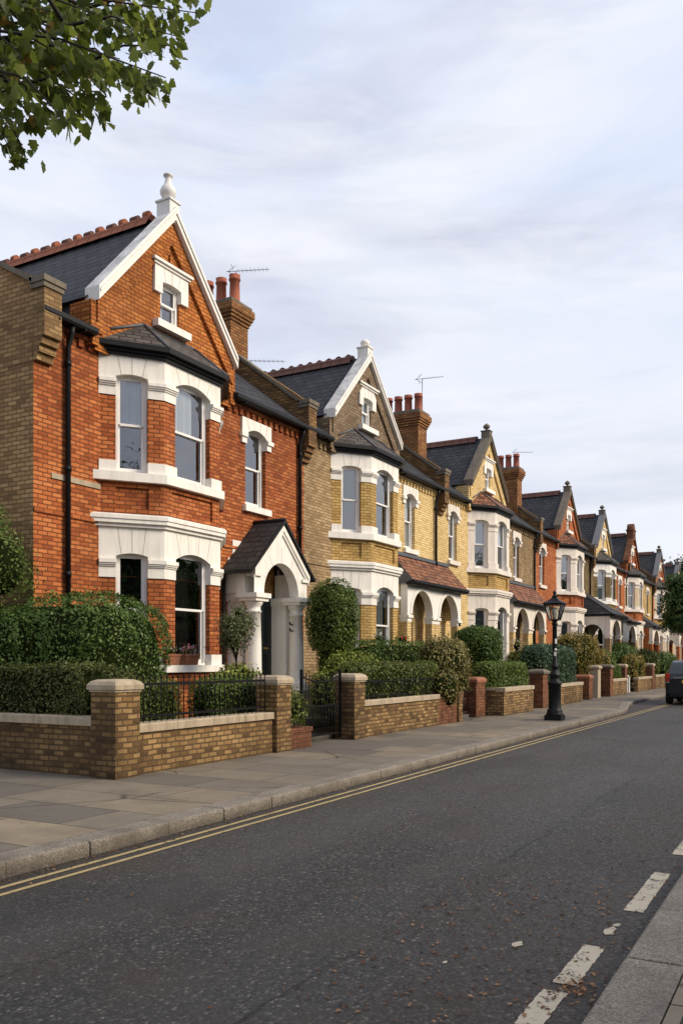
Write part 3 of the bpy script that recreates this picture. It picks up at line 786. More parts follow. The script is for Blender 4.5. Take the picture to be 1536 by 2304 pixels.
    # cross wing roof
    rm = MB(); b0, b1 = F - .02, 17.2; y = HW + .10
    zr = za + .03
    for sg in (-1, 1):
        q = [(gc + sg * y, b0, zr - y * sl), (gc, b0, zr), (gc, b1, zr), (gc + sg * y, b1, zr - y * sl)]
        rm.face(q if sg < 0 else q[::-1])
        x = gc + sg * (HW - .02); rm.face([(x, F + .1, 7.0), (x, F + 1.6, 7.0), (x, F + 1.6, ze), (x, F + .1, ze)], 1)
        # valley lead
        rm.face([(gc + sg * (y + .02), F + .15, 7.40), (gc + sg * (y + .22), F + .15, 7.36), (gc + sg * (y + .22), F + .95, 7.92), (gc + sg * (y - .05), F + .95, 7.97)], 1)
    rm.face([(gc - y, b1, zr - y * sl), (gc, b1, zr), (gc + y, b1, zr - y * sl)], 0)
    obj('gable_roof', rm, [o.get('roof', 'slate'), 'lead'], root)
    # ridge tiles
    tm = MB(); style = o.get('ridge', 'plain'); step = .31; yy = b0 + .30; k = 0
    while yy < b1 - .02:
        y1 = yy + step - .012
        pts = [(gc + .15 * math.cos(a_), yy, zr - .035 + .13 * math.sin(a_)) for a_ in [math.pi * i / 8 for i in range(9)]]
        tm.prism(pts, (0, y1 - yy, 0))
        for sg in (-1, 1): tm.face([(gc + sg * .15, yy, zr - .035), (gc + sg * .15, y1, zr - .035), (gc + sg * .23, y1, zr - .16), (gc + sg * .23, yy, zr - .16)])
        if style == 'roll':
            r_ = .105 if k % 2 == 0 else .085; m_ = 0 if k % 2 == 0 else 1; yc = (yy + y1) / 2; wd = .055 if k % 2 == 0 else .09
            pts = [(gc + r_ * math.cos(a_), yc - wd, zr + .10 + r_ * math.sin(a_)) for a_ in [2 * math.pi * i / 14 for i in range(14)]]
            tm.prism(pts, (0, wd * 2, 0), m_)
        elif style == 'crest':
            pts = [(gc - .03, yy + .04, zr + .08), (gc - .03, yy + step * .3, zr + .13), (gc - .03, yy + step * .5, zr + .155), (gc - .03, yy + step * .75, zr + .12), (gc - .03, y1 - .02, zr + .08)]
            tm.prism(pts, (.06, 0, 0), 0)
        yy += step; k += 1
    obj('ridge_tiles', tm, [o.get('ridgemat', 'ridgedark'), 'ridgedark'], root)


EZ, EN, RY, RZ = 7.25, .24, 14.2, 9.90      # eaves height, overhang, ridge position and height
RS = (RZ - EZ) / (RY - (F - EN))


def parapet(root, x0, x1, mat='parapet', name='parapet_wall', up=.38, rs=None):
    rs = rs or RS
    mb = MB(); rz = lambda y: EZ + (y - F + EN) * rs + up
    f = F - .26
    poly = [(f, 6.78), (f, rz(F) - .02), (RY, rz(RY)), (19.2, 7.7), (19.2, 6.4), (F + .02, 6.4), (F + .02, 6.78)]
    mb.prism([(x0, y, z) for y, z in poly], (x1 - x0, 0, 0))
    mb.box(x0 + .003, x1 - .003, F - .20, F + .02, 6.66, 6.78); mb.box(x0 + .006, x1 - .006, F - .14, F + .02, 6.54, 6.66); mb.box(x0 + .009, x1 - .009, F - .08, F + .02, 6.42, 6.54)
    o = obj(name, mb, mat, root)
    c = MB(); e = .05
    pl = [(F - .02, rz(F)), (RY, rz(RY) + .02), (RY, rz(RY) + .10), (F - .02, rz(F) + .09)]
    c.prism([(x0 - e, y, z) for y, z in pl], (x1 - x0 + 2 * e, 0, 0))
    c.box(x0 - e, x1 + e, F - .31, F + .04, rz(F) - .018, rz(F) + .075); c.box(x0 - .03, x1 + .03, F - .285, F + .03, rz(F) - .10, rz(F) - .018)
    obj('coping', c, 'stone', o)


def chimney(root, x0, x1, y0, y1, z0, zc, npots, ph, potmat, aerial=None, sp=.4):
    mb = MB(); mb.box(x0, x1, y0, y1, z0, zc - .5)
    for i, (e, a, b) in enumerate(((.03, .52, .44), (.065, .44, .36), (.10, .36, .28), (.13, .28, .10), (.08, .10, .0))):
        mb.box(x0 - e, x1 + e, y0 - e, y1 + e, zc - a, zc - b, 0 if i < 4 else 1)
    ch = obj('chimney', mb, ['chimneybrick', 'stone'], root)
    for k in range(npots):
        y = y0 + .15 + sp * k; p = MB(); xc = (x0 + x1) / 2; r = .135
        p.lathe(xc, y, [(r + .02, zc - .02), (r + .02, zc + .06), (r, zc + .09), (r - .012, zc + ph * .8), (r + .015, zc + ph * .82), (r + .015, zc + ph * .88), (r - .005, zc + ph * .9), (r + .01, zc + ph), (r - .03, zc + ph), (r - .035, zc + ph - .12)], 16)
        obj('chimney_pot', p, potmat, ch)
    if aerial:
        for (ax, ay, az0, az1, L, tilt, br) in aerial:
            p = MB(); p.tube([(ax, ay, az0), (ax, ay, az1)], .014, 6)
            dx, dy = math.cos(br), math.sin(br); H = lambda t, s=0, u=0: (ax + dx * t - dy * s, ay + dy * t + dx * s, az1 + t * tilt + u)
            p.tube([H(-.25), H(L)], .009, 5)
            for i in range(8): t = L * (i + .6) / 8.2; p.tube([H(t, -.12), H(t, .12)], .0045, 4)
            for u in (.16, -.16): p.tube([H(-.2, 0, 0), H(.0, 0, u)], .007, 4); p.tube([H(-.1, -.16, u * .7), H(-.1, .16, u * .7)], .006, 4)
            obj('tv_aerial', p, 'metal', ch)


def downpipe(root, x, ztop=7.15, zbot=.2, n=.07):
    mb = MB(); P = FF.P
    mb.tube([P(x, .18, ztop), P(x, .16, ztop - .12), P(x, n, ztop - .34), P(x, n, zbot)], .045, 10)
    z = ztop - .6
    while z > zbot + .3: mb.tube([P(x, n, z - .045), P(x, n, z + .045)], .058, 10); z -= 1.75
    obj('downpipe', mb, 'black', root)


def facade(root, x0, x1, gc, segs, wins, doors, o):
    """front wall (left and right of the bay), corbels, gutters, main roof"""
    for a, b, m in segs:
        mb = MB()
        hs = [(c - w / 2, c + w / 2, z0, z1) for c, w, z0, z1 in wins + doors if a < c < b]
        mb.panel(FF, a, b, 0, 7.16, hs, 0, .2, 0)
        k = 0; x = a + .02
        mb.fbox(FF, a, b, -.01, .07, 7.06, 7.15, k)
        while x + .11 < b: mb.fbox(FF, x, x + .11, -.01, .05, 6.93, 7.06, k); x += .225
        mb.fbox(FF, a, b, -.01, .025, 4.00, 4.07, k)
        obj('front_wall', mb, m, root, (a, F, 0))
    for a, b in o.get('band', ()):
        sb = MB(); sb.fbox(FF, a + .002, b - .002, -.01, .02, 4.60, 4.69); obj('stone_band', sb, 'coping', root)
    r = MB(); ins = 1.99
    v = F - .02 + (7.9 - EZ) / RS
    rl = o.get('rs_left', RS); zl = EZ + rl * (RY - F + EN); vl = F - EN + .65 / rl
    r.face([(x0, F - EN, EZ), (gc - ins, F - EN, EZ), (gc - ins, vl, 7.9), (gc, RY, zl), (x0, RY, zl)])
    r.face([(x0, RY, zl), (gc, RY, zl), (gc, 19.4, 7.2), (x0, 19.4, 7.2)])
    r.face([(gc + ins, F - EN, EZ), (x1, F - EN, EZ), (x1, RY, RZ), (gc, RY, RZ), (gc + ins, v, 7.9)])
    r.face([(gc, RY, RZ), (x1, RY, RZ), (x1, 19.4, 7.2), (gc, 19.4, 7.2)])
    r.face([(x0, 19, 0), (x1, 19, 0), (x1, 19, 7.3), (x0, 19, 7.3)], 1)
    RO = obj('main_roof', r, [o.get('roof', 'slate'), 'stock'], root)
    for a, b in ((x0, gc - ins), (gc + ins, x1)):
        if b - a < .15: continue
        g = MB()
        pr = [(.07, 7.15), (.25, 7.15), (.27, 7.19), (.27, 7.255), (.245, 7.255), (.07, 7.24)]
        g.prism([FF.P(a, n_, z) for n_, z in pr], (b - a, 0, 0))
        for x in (a + .3, b - .3): g.fbox(FF, x - .012, x + .012, .02, .28, 7.12, 7.15)
        g.tube([(a, F - EN - .005, EZ + .012), (b, F - EN - .005, EZ + .012)], .012, 5)
        obj('gutter', g, 'black', RO)


def door(root, x, w, z0, z1, mat, fan='amber', depth=.12, fr=None, arched=True):
    fr = fr or FF; mb = MB(); n = -depth
    a, b = x - w / 2, x + w / 2; zd = z0 + 2.08
    mb.fbox(fr, a, b, n - .06, n, z0, zd)
    o = obj('door', mb, mat, root, fr.P(x, n, z0))
    pm = MB(); t = .09
    for (s0, s1, za, zb) in ((a + t, x - .04, z0 + .2, z0 + .82), (x + .04, b - t, z0 + .2, z0 + .82), (a + t, x - .04, z0 + 1.0, z0 + 1.92), (x + .04, b - t, z0 + 1.0, z0 + 1.92)):
        pm.panel(fr, s0 - .03, s1 + .03, za - .03, zb + .03, [(s0, s1, za, zb)], n + .018, .016); pm.fbox(fr, s0 + .03, s1 - .03, n, n + .012, za + .03, zb - .03)
    obj('door_panel', pm, mat, o)
    h = MB(); h.lathe(*fr.P(x - w * .36, n + .05, 0)[:2], [(.012, z0 + 1.0), (.03, z0 + 1.02), (.03, z0 + 1.05), (.012, z0 + 1.07)], 10); h.fbox(fr, x - .1, x + .1, n + .001, n + .02, z0 + .93, z0 + .965); obj('door_handle', h, 'brass', o)
    f = MB(); f.fbox(fr, a - .03, b + .03, n - .07, n + .02, zd, zd + .07); f.fbox(fr, a - .07, a, n - .07, n + .015, z0, z1); f.fbox(fr, b, b + .07, n - .07, n + .015, z0, z1)
    obj('door_frame', f, mat if mat == 'door' else 'frame', root)
    g = MB(); g.panel(fr, a, b, zd + .07, z1, (), n - .03); obj('fanlight', g, fan, root)
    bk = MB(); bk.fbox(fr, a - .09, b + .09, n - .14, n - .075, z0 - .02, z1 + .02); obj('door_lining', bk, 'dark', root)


def lean_porch(root, x0, x1, front, o, ends=(True, True), zsp=2.95, arches=2, slate_='tile', hip=False, pw=.40):
    """shared lean-to porch with round arches on brick piers under a tiled roof"""
    n = F - front; fr = FF; br, tr = MB(), MB(); W = x1 - x0
    bays = [(x0 + W * i / arches, x0 + W * (i + 1) / arches) for i in range(arches)]
    zt, zi = 3.86, 2.95
    for a, b in bays:
        c = (a + b) / 2; ow = (b - a) - 2 * pw * (.75 if arches > 1 else 1)
        tr.arch(fr, a, b, zi, zt, c, ow, zi + .04, min(ow / 2 - .01, .72), n, .22, 0, 16, 0, 1, ring=.13)
        for s0, s1 in ((a, c - ow / 2), (c + ow / 2, b)):
            br.fbox(fr, s0 + .012, s1 - .012, n - .24, n - .015, .2, zi - .2)
            tr.fbox(fr, s0, s1, n - .255, n + .0, zi - .2, zi - .08); tr.fbox(fr, s0 - .02, s1 + .02, n - .27, n + .045, zi - .08, zi - .001)
    # side walls with their own arch
    for x, out in ((x0, -1), (x1, 1)):
        sf = Fr((x, F), (x, front)) if out < 0 else Fr((x, front), (x, F))
        if n > 1.2:
            tr.arch(sf, .0, n - .23 if out < 0 else n, zi, zt - .0, n / 2, n - .75, zi + .04, (n - .75) / 2 - .02, 0.001, .2, 0, 12, 0, 1, ring=.11)
            br.fbox(sf, 0 if out < 0 else n - .36, .36 if out < 0 else n, -.22, -.012, .2, zi)
        else:
            br.fbox(sf, 0.0 if out > 0 else .0, n - .25, -.22, -.012, .2, zi); br.fbox(sf, 0 if out < 0 else .24, n - .24 if out < 0 else n, -.22, -.001, zi + .001, zt)
    br.box(x0 + .1, x1 - .1, front + .1, F - .01, .0, .55)
    Pw = obj('porch', tr, [o.get('trim', 'white'), 'joint'], root, (x0, front, 0))
    obj('porch_pier', br, o.get('pier', 'yellow'), Pw)
    rf = MB(); e = .22; zl, zh = 3.95, 4.78
    if hip:
        A, B = (x0 - e, front - e, zl), (x1 + e, front - e, zl); C, D = (x1 + e, F - .01, zl), (x0 - e, F - .01, zl); T0, T1 = (x0 + .9, F - .01, zh + .45), (x1 - .9, F - .01, zh + .45)
        rf.face([A, B, T1, T0]); rf.face([B, C, T1]); rf.face([D, A, T0]); rf.tube([B, T1], .03, 6, 1); rf.tube([A, T0], .03, 6, 1)
    else:
        rf.face([(x0 - .08, front - e, zl), (x1 + .08, front - e, zl), (x1 + .08, F - .01, zh), (x0 - .08, F - .01, zh)])
        for x in (x0 - .08, x1 + .08): rf.face([(x, front - e, zl), (x, F - .01, zh), (x, F - .01, zl - .1), (x, front - e, zl - .1)], 1)
        rf.box(x0 - .08, x1 + .08, F - .08, F - .005, zh - .03, zh + .07, 1)
    rf.box(x0 + .02, x1 - .02, front + .01, F - .02, 3.862, 3.90, 1)
    P2 = obj('porch_roof', rf, [slate_, 'lead'], root)
    g = MB(); pr = [(n + .0, zl - .13), (n + e - .02, zl - .13), (n + e + .05, zl - .06), (n + e + .05, zl + .01), (n + e, zl + .012), (n, zl - .05)]
    g.prism([FF.P(x0 - .1, a, b) for a, b in pr], (W + .2 + (e if hip else 0), 0, 0))
    if hip: g.box(x1 + e - .0, x1 + e + .07, front - e, F - .02, zl - .12, zl + .008)
    obj('gutter', g, 'black', P2)


def gable_porch(root, x0, x1, front, o):
    """white gabled porch on round columns"""
    n = F - front; fr = FF; c = (x0 + x1) / 2; hw = (x1 - x0) / 2; tr = MB(); P = fr.P
    ze, za, zi = 3.55, 4.60, 3.03
    ow = 1.36
    tr.arch(fr, x0 + .04, x1 - .04, zi, ze + .0, c, ow, zi + .02, .49, n, .24, 0, 18, 0, 1) if False else None
    # front wall with a round arch, cut to the gable outline
    N = 20; r = ow / 2; n1 = n - .24; L, Rr = x0 + .06, x1 - .06; gz = lambda x: za - .05 - abs(x - c) * (za - ze) / hw
    ap = [(c - r * math.cos(math.pi * k / N), zi + .02 + r * math.sin(math.pi * k / N)) for k in range(N + 1)]
    for nn in (n, n1):
        tr.face([P(L, nn, zi), P(c - r, nn, zi), P(c - r, nn, gz(c - r)), P(L, nn, gz(L))]); tr.face([P(c + r, nn, zi), P(Rr, nn, zi), P(Rr, nn, gz(Rr)), P(c + r, nn, gz(c + r))])
        for k in range(N): tr.face([P(ap[k][0], nn, ap[k][1]), P(ap[k + 1][0], nn, ap[k + 1][1]), P(ap[k + 1][0], nn, gz(ap[k + 1][0])), P(ap[k][0], nn, gz(ap[k][0]))])
    for k in range(N): tr.face([P(ap[k][0], n, ap[k][1]), P(ap[k][0], n1, ap[k][1]), P(ap[k + 1][0], n1, ap[k + 1][1]), P(ap[k + 1][0], n, ap[k + 1][1])])
    for a, b in ((L, c - r), (c + r, Rr)): tr.face([P(a, n, zi), P(a, n1, zi), P(b, n1, zi), P(b, n, zi)])
    for s0 in (L, Rr - .2): tr.fbox(fr, s0, s0 + .2, .0, n1 + .002, zi, ze + .02)       # side walls over the columns
    for sg in (-1, 1):     # raking mouldings
        for (d0, d1, pr) in ((.0, .09, .06), (.11, .17, .035)):
            q = [P(c, n + pr, za - .05 - d0), P(c + sg * (hw - .02), n + pr, ze - .02 - d0), P(c + sg * (hw - .02), n + pr, ze - .02 - d1 - .03), P(c, n + pr, za - .05 - d1 - .03)]
            tr.prism(q, (0, pr + .01, 0))
        x = c + sg * (hw - .17); tr.fbox(fr, x - .13, x + .13, n - .2, n + .05, ze - .17, ze - .10)
    # keystone joints
    for f in (.15, .33, .5, .67, .85):
        an = math.pi * f; x, z = c - r * math.cos(an), zi + .02 + r * math.sin(an); x2, z2 = c - (r + .34) * math.cos(an), zi + .02 + (r + .34) * math.sin(an)
        tr.face([P(x - .005, n + .003, z), P(x + .005, n + .003, z), P(x2 + .005, n + .003, z2), P(x2 - .005, n + .003, z2)], 1)
    po = obj('porch', tr, ['white', 'joint'], root, (c, front, 0))
    zb = .95
    for x in (x0 + .26, x1 - .26):
        cx, cy = x, front + .16; m = MB()
        m.box(cx - .21, cx + .21, cy - .21, cy + .21, .2, zb); m.box(cx - .25, cx + .25, cy - .25, cy + .25, zb, zb + .10)
        m.lathe(cx, cy, [(.22, zb + .10), (.235, zb + .14), (.22, zb + .19), (.18, zb + .22), (.175, zb + .26), (.168, zb + 1.0), (.150, 2.62), (.17, 2.63), (.17, 2.66), (.15, 2.67), (.15, 2.75), (.19, 2.80), (.21, 2.86)], 24)
        m.box(cx - .23, cx + .23, cy - .23, cy + .23, 2.86, 2.93); m.box(cx - .27, cx + .27, cy - .27, cy + .27, 2.93, 3.028)
        obj('porch_column', m, 'white', po)
    m = MB()
    for x in (x0 + .26, x1 - .26):
        m = MB(); m.fbox(fr, x - .13, x + .16, -.01, n - .36, .2, 3.0); m.fbox(fr, x - .17, x + .19, -.01, n - .40, 2.86, 3.027); obj('porch_side_wall', m, 'white', po)
    rf = MB(); e = .11; yb = front - .07
    for sg in (-1, 1):
        q = [(c, yb, za + .06), (c + sg * (hw + e), yb, ze + .06 - e * (za - ze) / hw), (c + sg * (hw + e), F - .01, ze + .06 - e * (za - ze) / hw), (c, F - .01, za + .06)]
        rf.prism(q, (0, 0, -.045), 0)
        rf.box(*sorted((c + sg * (hw + e), c + sg * (hw + e + .08))), yb - .02, F - .02, ze - .02 - e, ze + .06 - e, 1)
        q = [(c, yb - .03, za + .085), (c + sg * (hw + e + .02), yb - .03, ze + .065 - e * (za - ze) / hw), (c + sg * (hw + e + .02), yb - .03, ze + .0 - e * (za - ze) / hw), (c, yb - .03, za + .0)]
        rf.prism(q, (0, .028, 0), 1)
    rf.tube([(c, yb - .02, za + .07), (c, F - .01, za + .07)], .045, 8, 1)
    obj('porch_roof', rf, ['porchslate', 'black'], root)
    st = MB()
    for k in range(4): st.box(x0 + .1, x1 - .1, front - .15 - .28 * k, front - .15 - .28 * k + (.28 if k else .0) + .001, .2, .95 - .19 * k - (.19 if k else 0)) if k else st.box(x0 + .1, x1 - .1, front - .149, F + .1, .2, .95)
    obj('porch_step', st, 'coping', root)
    pl = MB(); pl.tube([FF.P(x0 - .10, .08, 3.4), FF.P(x0 - .10, .08, .25)], .04, 8); obj('downpipe', pl, 'black', root)
    lm = MB(); cx, cy = x1 - .26, front + .16
    for z in (2.28, 2.42): lm.tube([(cx - .16, cy, z), (cx - .30, cy - .03, z + .01), (cx - .34, cy - .05, z + .05)], .018, 6)
    obj('wall_bracket', lm, 'black', po)


def house(name, label, gc, x0, x1, o):
    root = thing(name, label, 'house', (gc, F, 0), 'terraced houses along the street')
    wins = [(c, w, 5.02, 6.72) for c, w in o['wins']]
    doors = [(x, .98, .72, 3.30) for x in o.get('doors', [])] + o.get('holes', [])
    segs = [s for s in ((x0, gc - 1.69, o['left']), (gc + 1.69, x1, o['right'])) if s[1] - s[0] > .05]
    facade(root, x0, x1, gc, segs, wins, doors, o)
    bay(root, gc, o); gable(root, gc, o)
    for c, w, z0, z1 in wins:
        window(root, FF, c, w, z0, z1 + .02, .10, o['dress'].get('w', ()), sill=o.get('trim', 'white'))
        lintel(root, FF, c, w, 6.58, .13, 6.915, .05, o.get('trim', 'white'))
    for x in o.get('doors', []): door(root, x, .84, .75, 3.25, o.get('doormat', 'doorbrown'), 'doorcream')
    for x in o.get('pipes', []): downpipe(root, x)
    return root

# ---------------------------------------------------------------- the terrace
UPNET = ('net', .49, 1.0, 0.0, 1.0)
FULL = ('blind', .02, 1.0, 0.0, 1.0)
HALF = ('blind', .50, 1.0, 0.0, 1.0)
GREY = ('greyblind', .02, 1.0, 0.0, 1.0)

o1 = dict(left='red', right='red', pil='red', apron='red', gable='redgable', coping='barge', finial='vase', finmat='whitepost', ridge='roll', ridgemat='ridge',
          wins=[(15.77, .78)], pipes=[10.26, 17.52], band=[(9.96, 11.05)], holes=[(16.18, .94, .2, 3.78)], apex=10.10, rs_left=.56,
          dress={(1, 0): [UPNET], (1, 1): [('net', .49, 1.0, 0.0, .72)], (1, 2): [UPNET], 'w': [], 'g': [('blind', .0, 1.0, 0.0, .4)]})
h1 = house('house', 'tall orange red brick house nearest the camera with white gabled porch and vase finial', 12.75, 9.6, 17.8, o1)
# its exposed side wall
s = MB(); P = Fr((9.6, 19.2), (9.6, F))
s.face([(9.6, 19.2, 0), (9.6, F, 0), (9.6, F, EZ + .1), (9.6, RY, EZ + .56 * (RY - F + EN)), (9.6, 19.2, 7.3)])
obj('side_wall', s, 'stock', h1, (9.6, F, 0))
parapet(h1, 9.592, 9.95, 'stock', up=.26, rs=.56); parapet(h1, 17.62, 17.97)
gable_porch(h1, 14.60, 16.80, 10.26, o1)
door(h1, 16.18, .80, .95, 3.78, 'door', 'amber', .02)
m = MB(); m.fbox(FF, 14.74, 15.71, .002, .022, .95, 3.8); m.fbox(FF, 16.65, 16.82, .002, .022, .95, 3.8); m.fbox(FF, 14.9, 16.64, .002, .02, 3.802, 4.2); obj('porch_lining', m, 'white', h1)
chimney(h1, 17.42, 18.15, 12.90, 14.70, 8.4, 10.68, 3, .74, 'pot', [(17.78, 13.0, 10.7, 11.52, .85, .03, R(-64)), (18.19, 12.92, 8.9, 9.35, .95, -.02, R(-62))], .42)

o2 = dict(left='buff', right='yellow', pil='ochre', apron='ochre', gable='browngable', coping='barge', finial='urn', finmat='white', ridge='crest', ridgemat='ridgedark', gtrim='white',
          wins=[(23.95, .74)], doors=[23.7, 25.75], pipes=[25.95 - .12], pier='yellow',
          dress={(1, 0): [GREY], (1, 1): [('blind', .02, 1.0, .0, .35)], (1, 2): [GREY], (0, 0): [FULL], (0, 1): [('greyblind', .3, 1.0, .0, .8)], 'w': [('blind', .0, 1., .3, 1.)], 'g': [FULL]})
h2 = house('house', 'yellow brick house with grey brown gable and white bargeboards beside the red house', 20.86, 17.8, 26.3, o2)
parapet(h2, 26.12, 26.48); lean_porch(h2, 22.66, 26.86, 10.48, o2)
chimney(h2, 26.25, 26.95, 11.75, 13.35, 7.7, 10.0, 4, .62, 'potred', [(26.7, 11.8, 9.9, 11.15, .72, .12, R(-58))], .37)

o3 = dict(left='yellow', right='buff', pil='stucco', apron='ochre', trim='stucco', gable='yellow', coping='stone', finial='ball', finmat='stone', bayroof='tile', gtrim='white', ridgemat='ridgedark',
          wins=[(27.45, .74), (34.4, .74)], doors=[33.6, 35.8], pipes=[36.75], pier='yellow',
          dress={(1, 0): [HALF], (1, 1): [HALF], (0, 0): [('greyblind', .02, 1., 0., 1.)], (0, 1): [('blind', .02, 1., 0., .5)], 'w': [('blind', .5, 1., 0., 1.)], 'g': [FULL]})
h3 = house('house', 'pale yellow brick house with yellow gable and cream stucco bay, left of the street lamp', 30.6, 26.3, 37.2, o3)
parapet(h3, 37.02, 37.38); lean_porch(h3, 32.45, 36.95, 10.48, o3)
chimney(h3, 36.9, 37.55, 11.75, 13.35, 7.8, 10.2, 3, .62, 'potred', [(37.4, 11.9, 10.1, 10.95, .7, 0, R(-60))], .36)

o4 = dict(left='red2', right='olive', pil='stucco', apron='red', trim='stucco', gable='red2', coping='stone', finial='ball', finmat='stone', bayroof='tile', gtrim='white',
          wins=[(38.1, .8)], doors=[45.2], pipes=[47.0], pier='buff',
          dress={(1, 0): [HALF], (1, 1): [HALF], (0, 0): [GREY], 'w': [], 'g': [FULL]})
h4 = house('house', 'orange brick house with pale stucco bay and black slate hipped porch, fourth along the terrace', 42.2, 37.2, 47.3, o4)
parapet(h4, 47.12, 47.48); lean_porch(h4, 44.0, 46.85, 9.25, o4, arches=1, slate_='slate', hip=True)

o5 = dict(left='olive', right='red2', pil='olive', apron='ochre', trim='white', gable='yellow', coping='leadcoping', finial='ball', finmat='stone', gtrim='white',
          wins=[(55.0, .8)], doors=[53.1], pipes=[56.7], pier='buff', dress={(1, 0): [FULL], (1, 1): [FULL], 'w': [FULL], 'g': [FULL]})
h5 = house('house', 'house with ochre gable and olive brick bay piers, fifth along the terrace', 49.8, 47.3, 57.1, o5)
parapet(h5, 56.92, 57.28); lean_porch(h5, 51.6, 54.6, 9.9, o5, arches=1)

o6 = dict(left='red2', right='ochre', pil='creamr', apron='red', trim='stucco', gable='red', coping='redwall', finial='scroll', finmat='redwall', gtrim='white',
          wins=[(64.6, .8)], doors=[61.5], pipes=[66.4], pier='red2', dress={(1, 0): [GREY], (1, 1): [GREY], 'w': [FULL], 'g': [FULL]})
h6 = house('house', 'distant house with rounded red brick gable top and cream rendered bay', 58.3, 57.1 - .0, 66.8, o6)
parapet(h6, 66.62, 66.98); lean_porch(h6, 60.2, 63.1, 9.9, o6, arches=1, slate_='slate')

o7 = dict(left='red2', right='red2', pil='creamr', apron='ochre', trim='stucco', gable='red2', coping='leadcoping', finial='ball', finmat='stone', gtrim='white',
          wins=[(74.0, .8)], doors=[72.6], pipes=[75.4], pier='red2', dress={(1, 0): [FULL], (1, 1): [FULL], 'w': [FULL], 'g': [FULL]})
h7 = house('house', 'farthest visible gabled house with grey coping, its bay partly hidden by the street tree', 69.2, 66.8, 75.8, o7)
parapet(h7, 75.62, 75.98); lean_porch(h7, 71.0, 74.2, 9.7, o7, arches=1)
o8 = dict(o7); o8.update(left='yellow', right='yellow', gable='yellow', apron='red', wins=[(83.6, .8)], doors=[82.0], pipes=[])
h8 = house('house', 'last house at the far end of the terrace, hidden behind the dark street tree', 78.6, 75.8, 85.2, o8)
s = MB(); s.face([(85.2, F, 0), (85.2, 19.2, 0), (85.2, 19.2, 7.3), (85.2, RY, RZ), (85.2, F, EZ + .1)]); obj('side_wall', s, 'stock', h8, (85.2, F, 0))
parapet(h8, 84.9, 85.22)

# ---------------------------------------------------------------- the street
def vk(u):           # line of the left kerb: it steps back into a parking bay
    t = min(1, max(0, (u - 26.0) / 8.0)); return 5.25 + .92 * (t * t * (3 - 2 * t))

g = MB(); g.face([(-900, -900, -.06), (1500, -900, -.06), (1500, 900, -.06), (-900, 900, -.06)]); struct('ground', g, 'soil')
g = MB(); g.face([(-60, .7, 0), (320, .7, 0), (320, 6.6, 0), (-60, 6.6, 0)]); struct('road', g, 'asphalt')
g = MB(); u = -40.0
while u < 120:
    du = .5 if 25 < u < 35 else 2.0
    g.face([(u, vk(u) + .285, .117), (u + du, vk(u + du) + .285, .117), (u + du, 8.3, .117), (u, 8.3, .117)]); u += du
g.face([(-40, 8.3, .117), (8.15, 8.3, .117), (8.15, 30, .117), (-40, 30, .117)])
struct('pavement', g, 'paving')
g = MB(); g.face([(-40, -6, .10), (140, -6, .10), (140, .58, .10), (-40, .58, .10)]); struct('near_pavement', g, 'paving')


def kerb(vf, u0, u1, sgn, top, wd, jz=.004):
    mb = MB(); u = u0
    while u < u1:
        L = rnd.uniform(.82, 1.02) if not 26 < u < 34 else .62; b = u + L - .008; t = top + rnd.uniform(-jz, jz); j = rnd.uniform(-.006, .006)
        rows = []
        for x, ins in ((u, .006), (u + .008, 0), (b - .008, 0), (b, .006)):
            y = vf(x) + j * 1.0
            rows.append([(x, y + sgn * (0 + ins), -.02), (x, y + sgn * (.004 + ins), t - .025), (x, y + sgn * (.008 + ins), t - .010 - ins * .4), (x, y + sgn * (.022 + ins), t - ins * .5), (x, y + sgn * wd, t - ins * .5), (x, y + sgn * wd, -.02)])
        for a, c in zip(rows[:-1], rows[1:]):
            for k in range(5): mb.face([a[k], c[k], c[k + 1], a[k + 1]])
        mb.face(rows[0]); mb.face(rows[-1]); u += L
    return mb
struct('kerb', kerb(vk, -14, 95, 1, .122, .275), 'granite')
struct('near_kerb', kerb(lambda u: .88, -10, 60, -1, .104, .295), 'granite')

for y in (4.90, 5.055):
    g = MB(); u = -20.0
    while u < 60: g.face([(u, y - .025, .004), (u + 2, y - .025, .004), (u + 2, y + .025, .004), (u, y + .025, .004)]); u += 2
    struct('double_yellow_line', g, 'yline')
g = MB()
for a, b, y in ((2.4, 3.2, 1.13), (3.45, 4.14, 1.13), (4.25, 4.90, 1.115), (5.70, 6.84, 1.055), (7.55, 8.65, 1.03), (9.6, 10.7, 1.0), (11.8, 12.9, .99), (14, 15.1, .98), (16.2, 17.3, .98)):
    N = 14
    for k in range(N):
        x0, x1 = a + (b - a) * k / N, a + (b - a) * (k + 1) / N; r = [.060 + rnd.uniform(-.005, .003) for _ in range(2)]
        g.face([(x0, y - r[0], .004), (x1, y - r[0], .004), (x1, y + r[1], .004), (x0, y + r[1], .004)])
for cx, cy, n_, s_ in ((5.22, 1.10, 9, .085), (5.36, 1.085, 7, .05), (4.72, 1.50, 8, .06), (4.25, 1.75, 6, .03)):
    g.face([(cx + s_ * rnd.uniform(.6, 1.3) * math.cos(6.283 * k / n_), cy + s_ * .5 * rnd.uniform(.5, 1.2) * math.sin(6.283 * k / n_), .0045) for k in range(n_)])
struct('broken_white_line', g, 'wline')

g = MB(); g.box(8.2, 86, 8.18, F + .1, .0, .20); struct('garden_ground', g, 'soil')
g = MB()
for a, b in ((12.75, 14.25), (19.95, 21.5), (25.4, 26.8), (33.0, 33.8), (36.2, 36.9), (42.1, 43.4)): g.box(a, b, 8.17, F - .9, .0, .206)
struct('garden_path', g, 'paving')


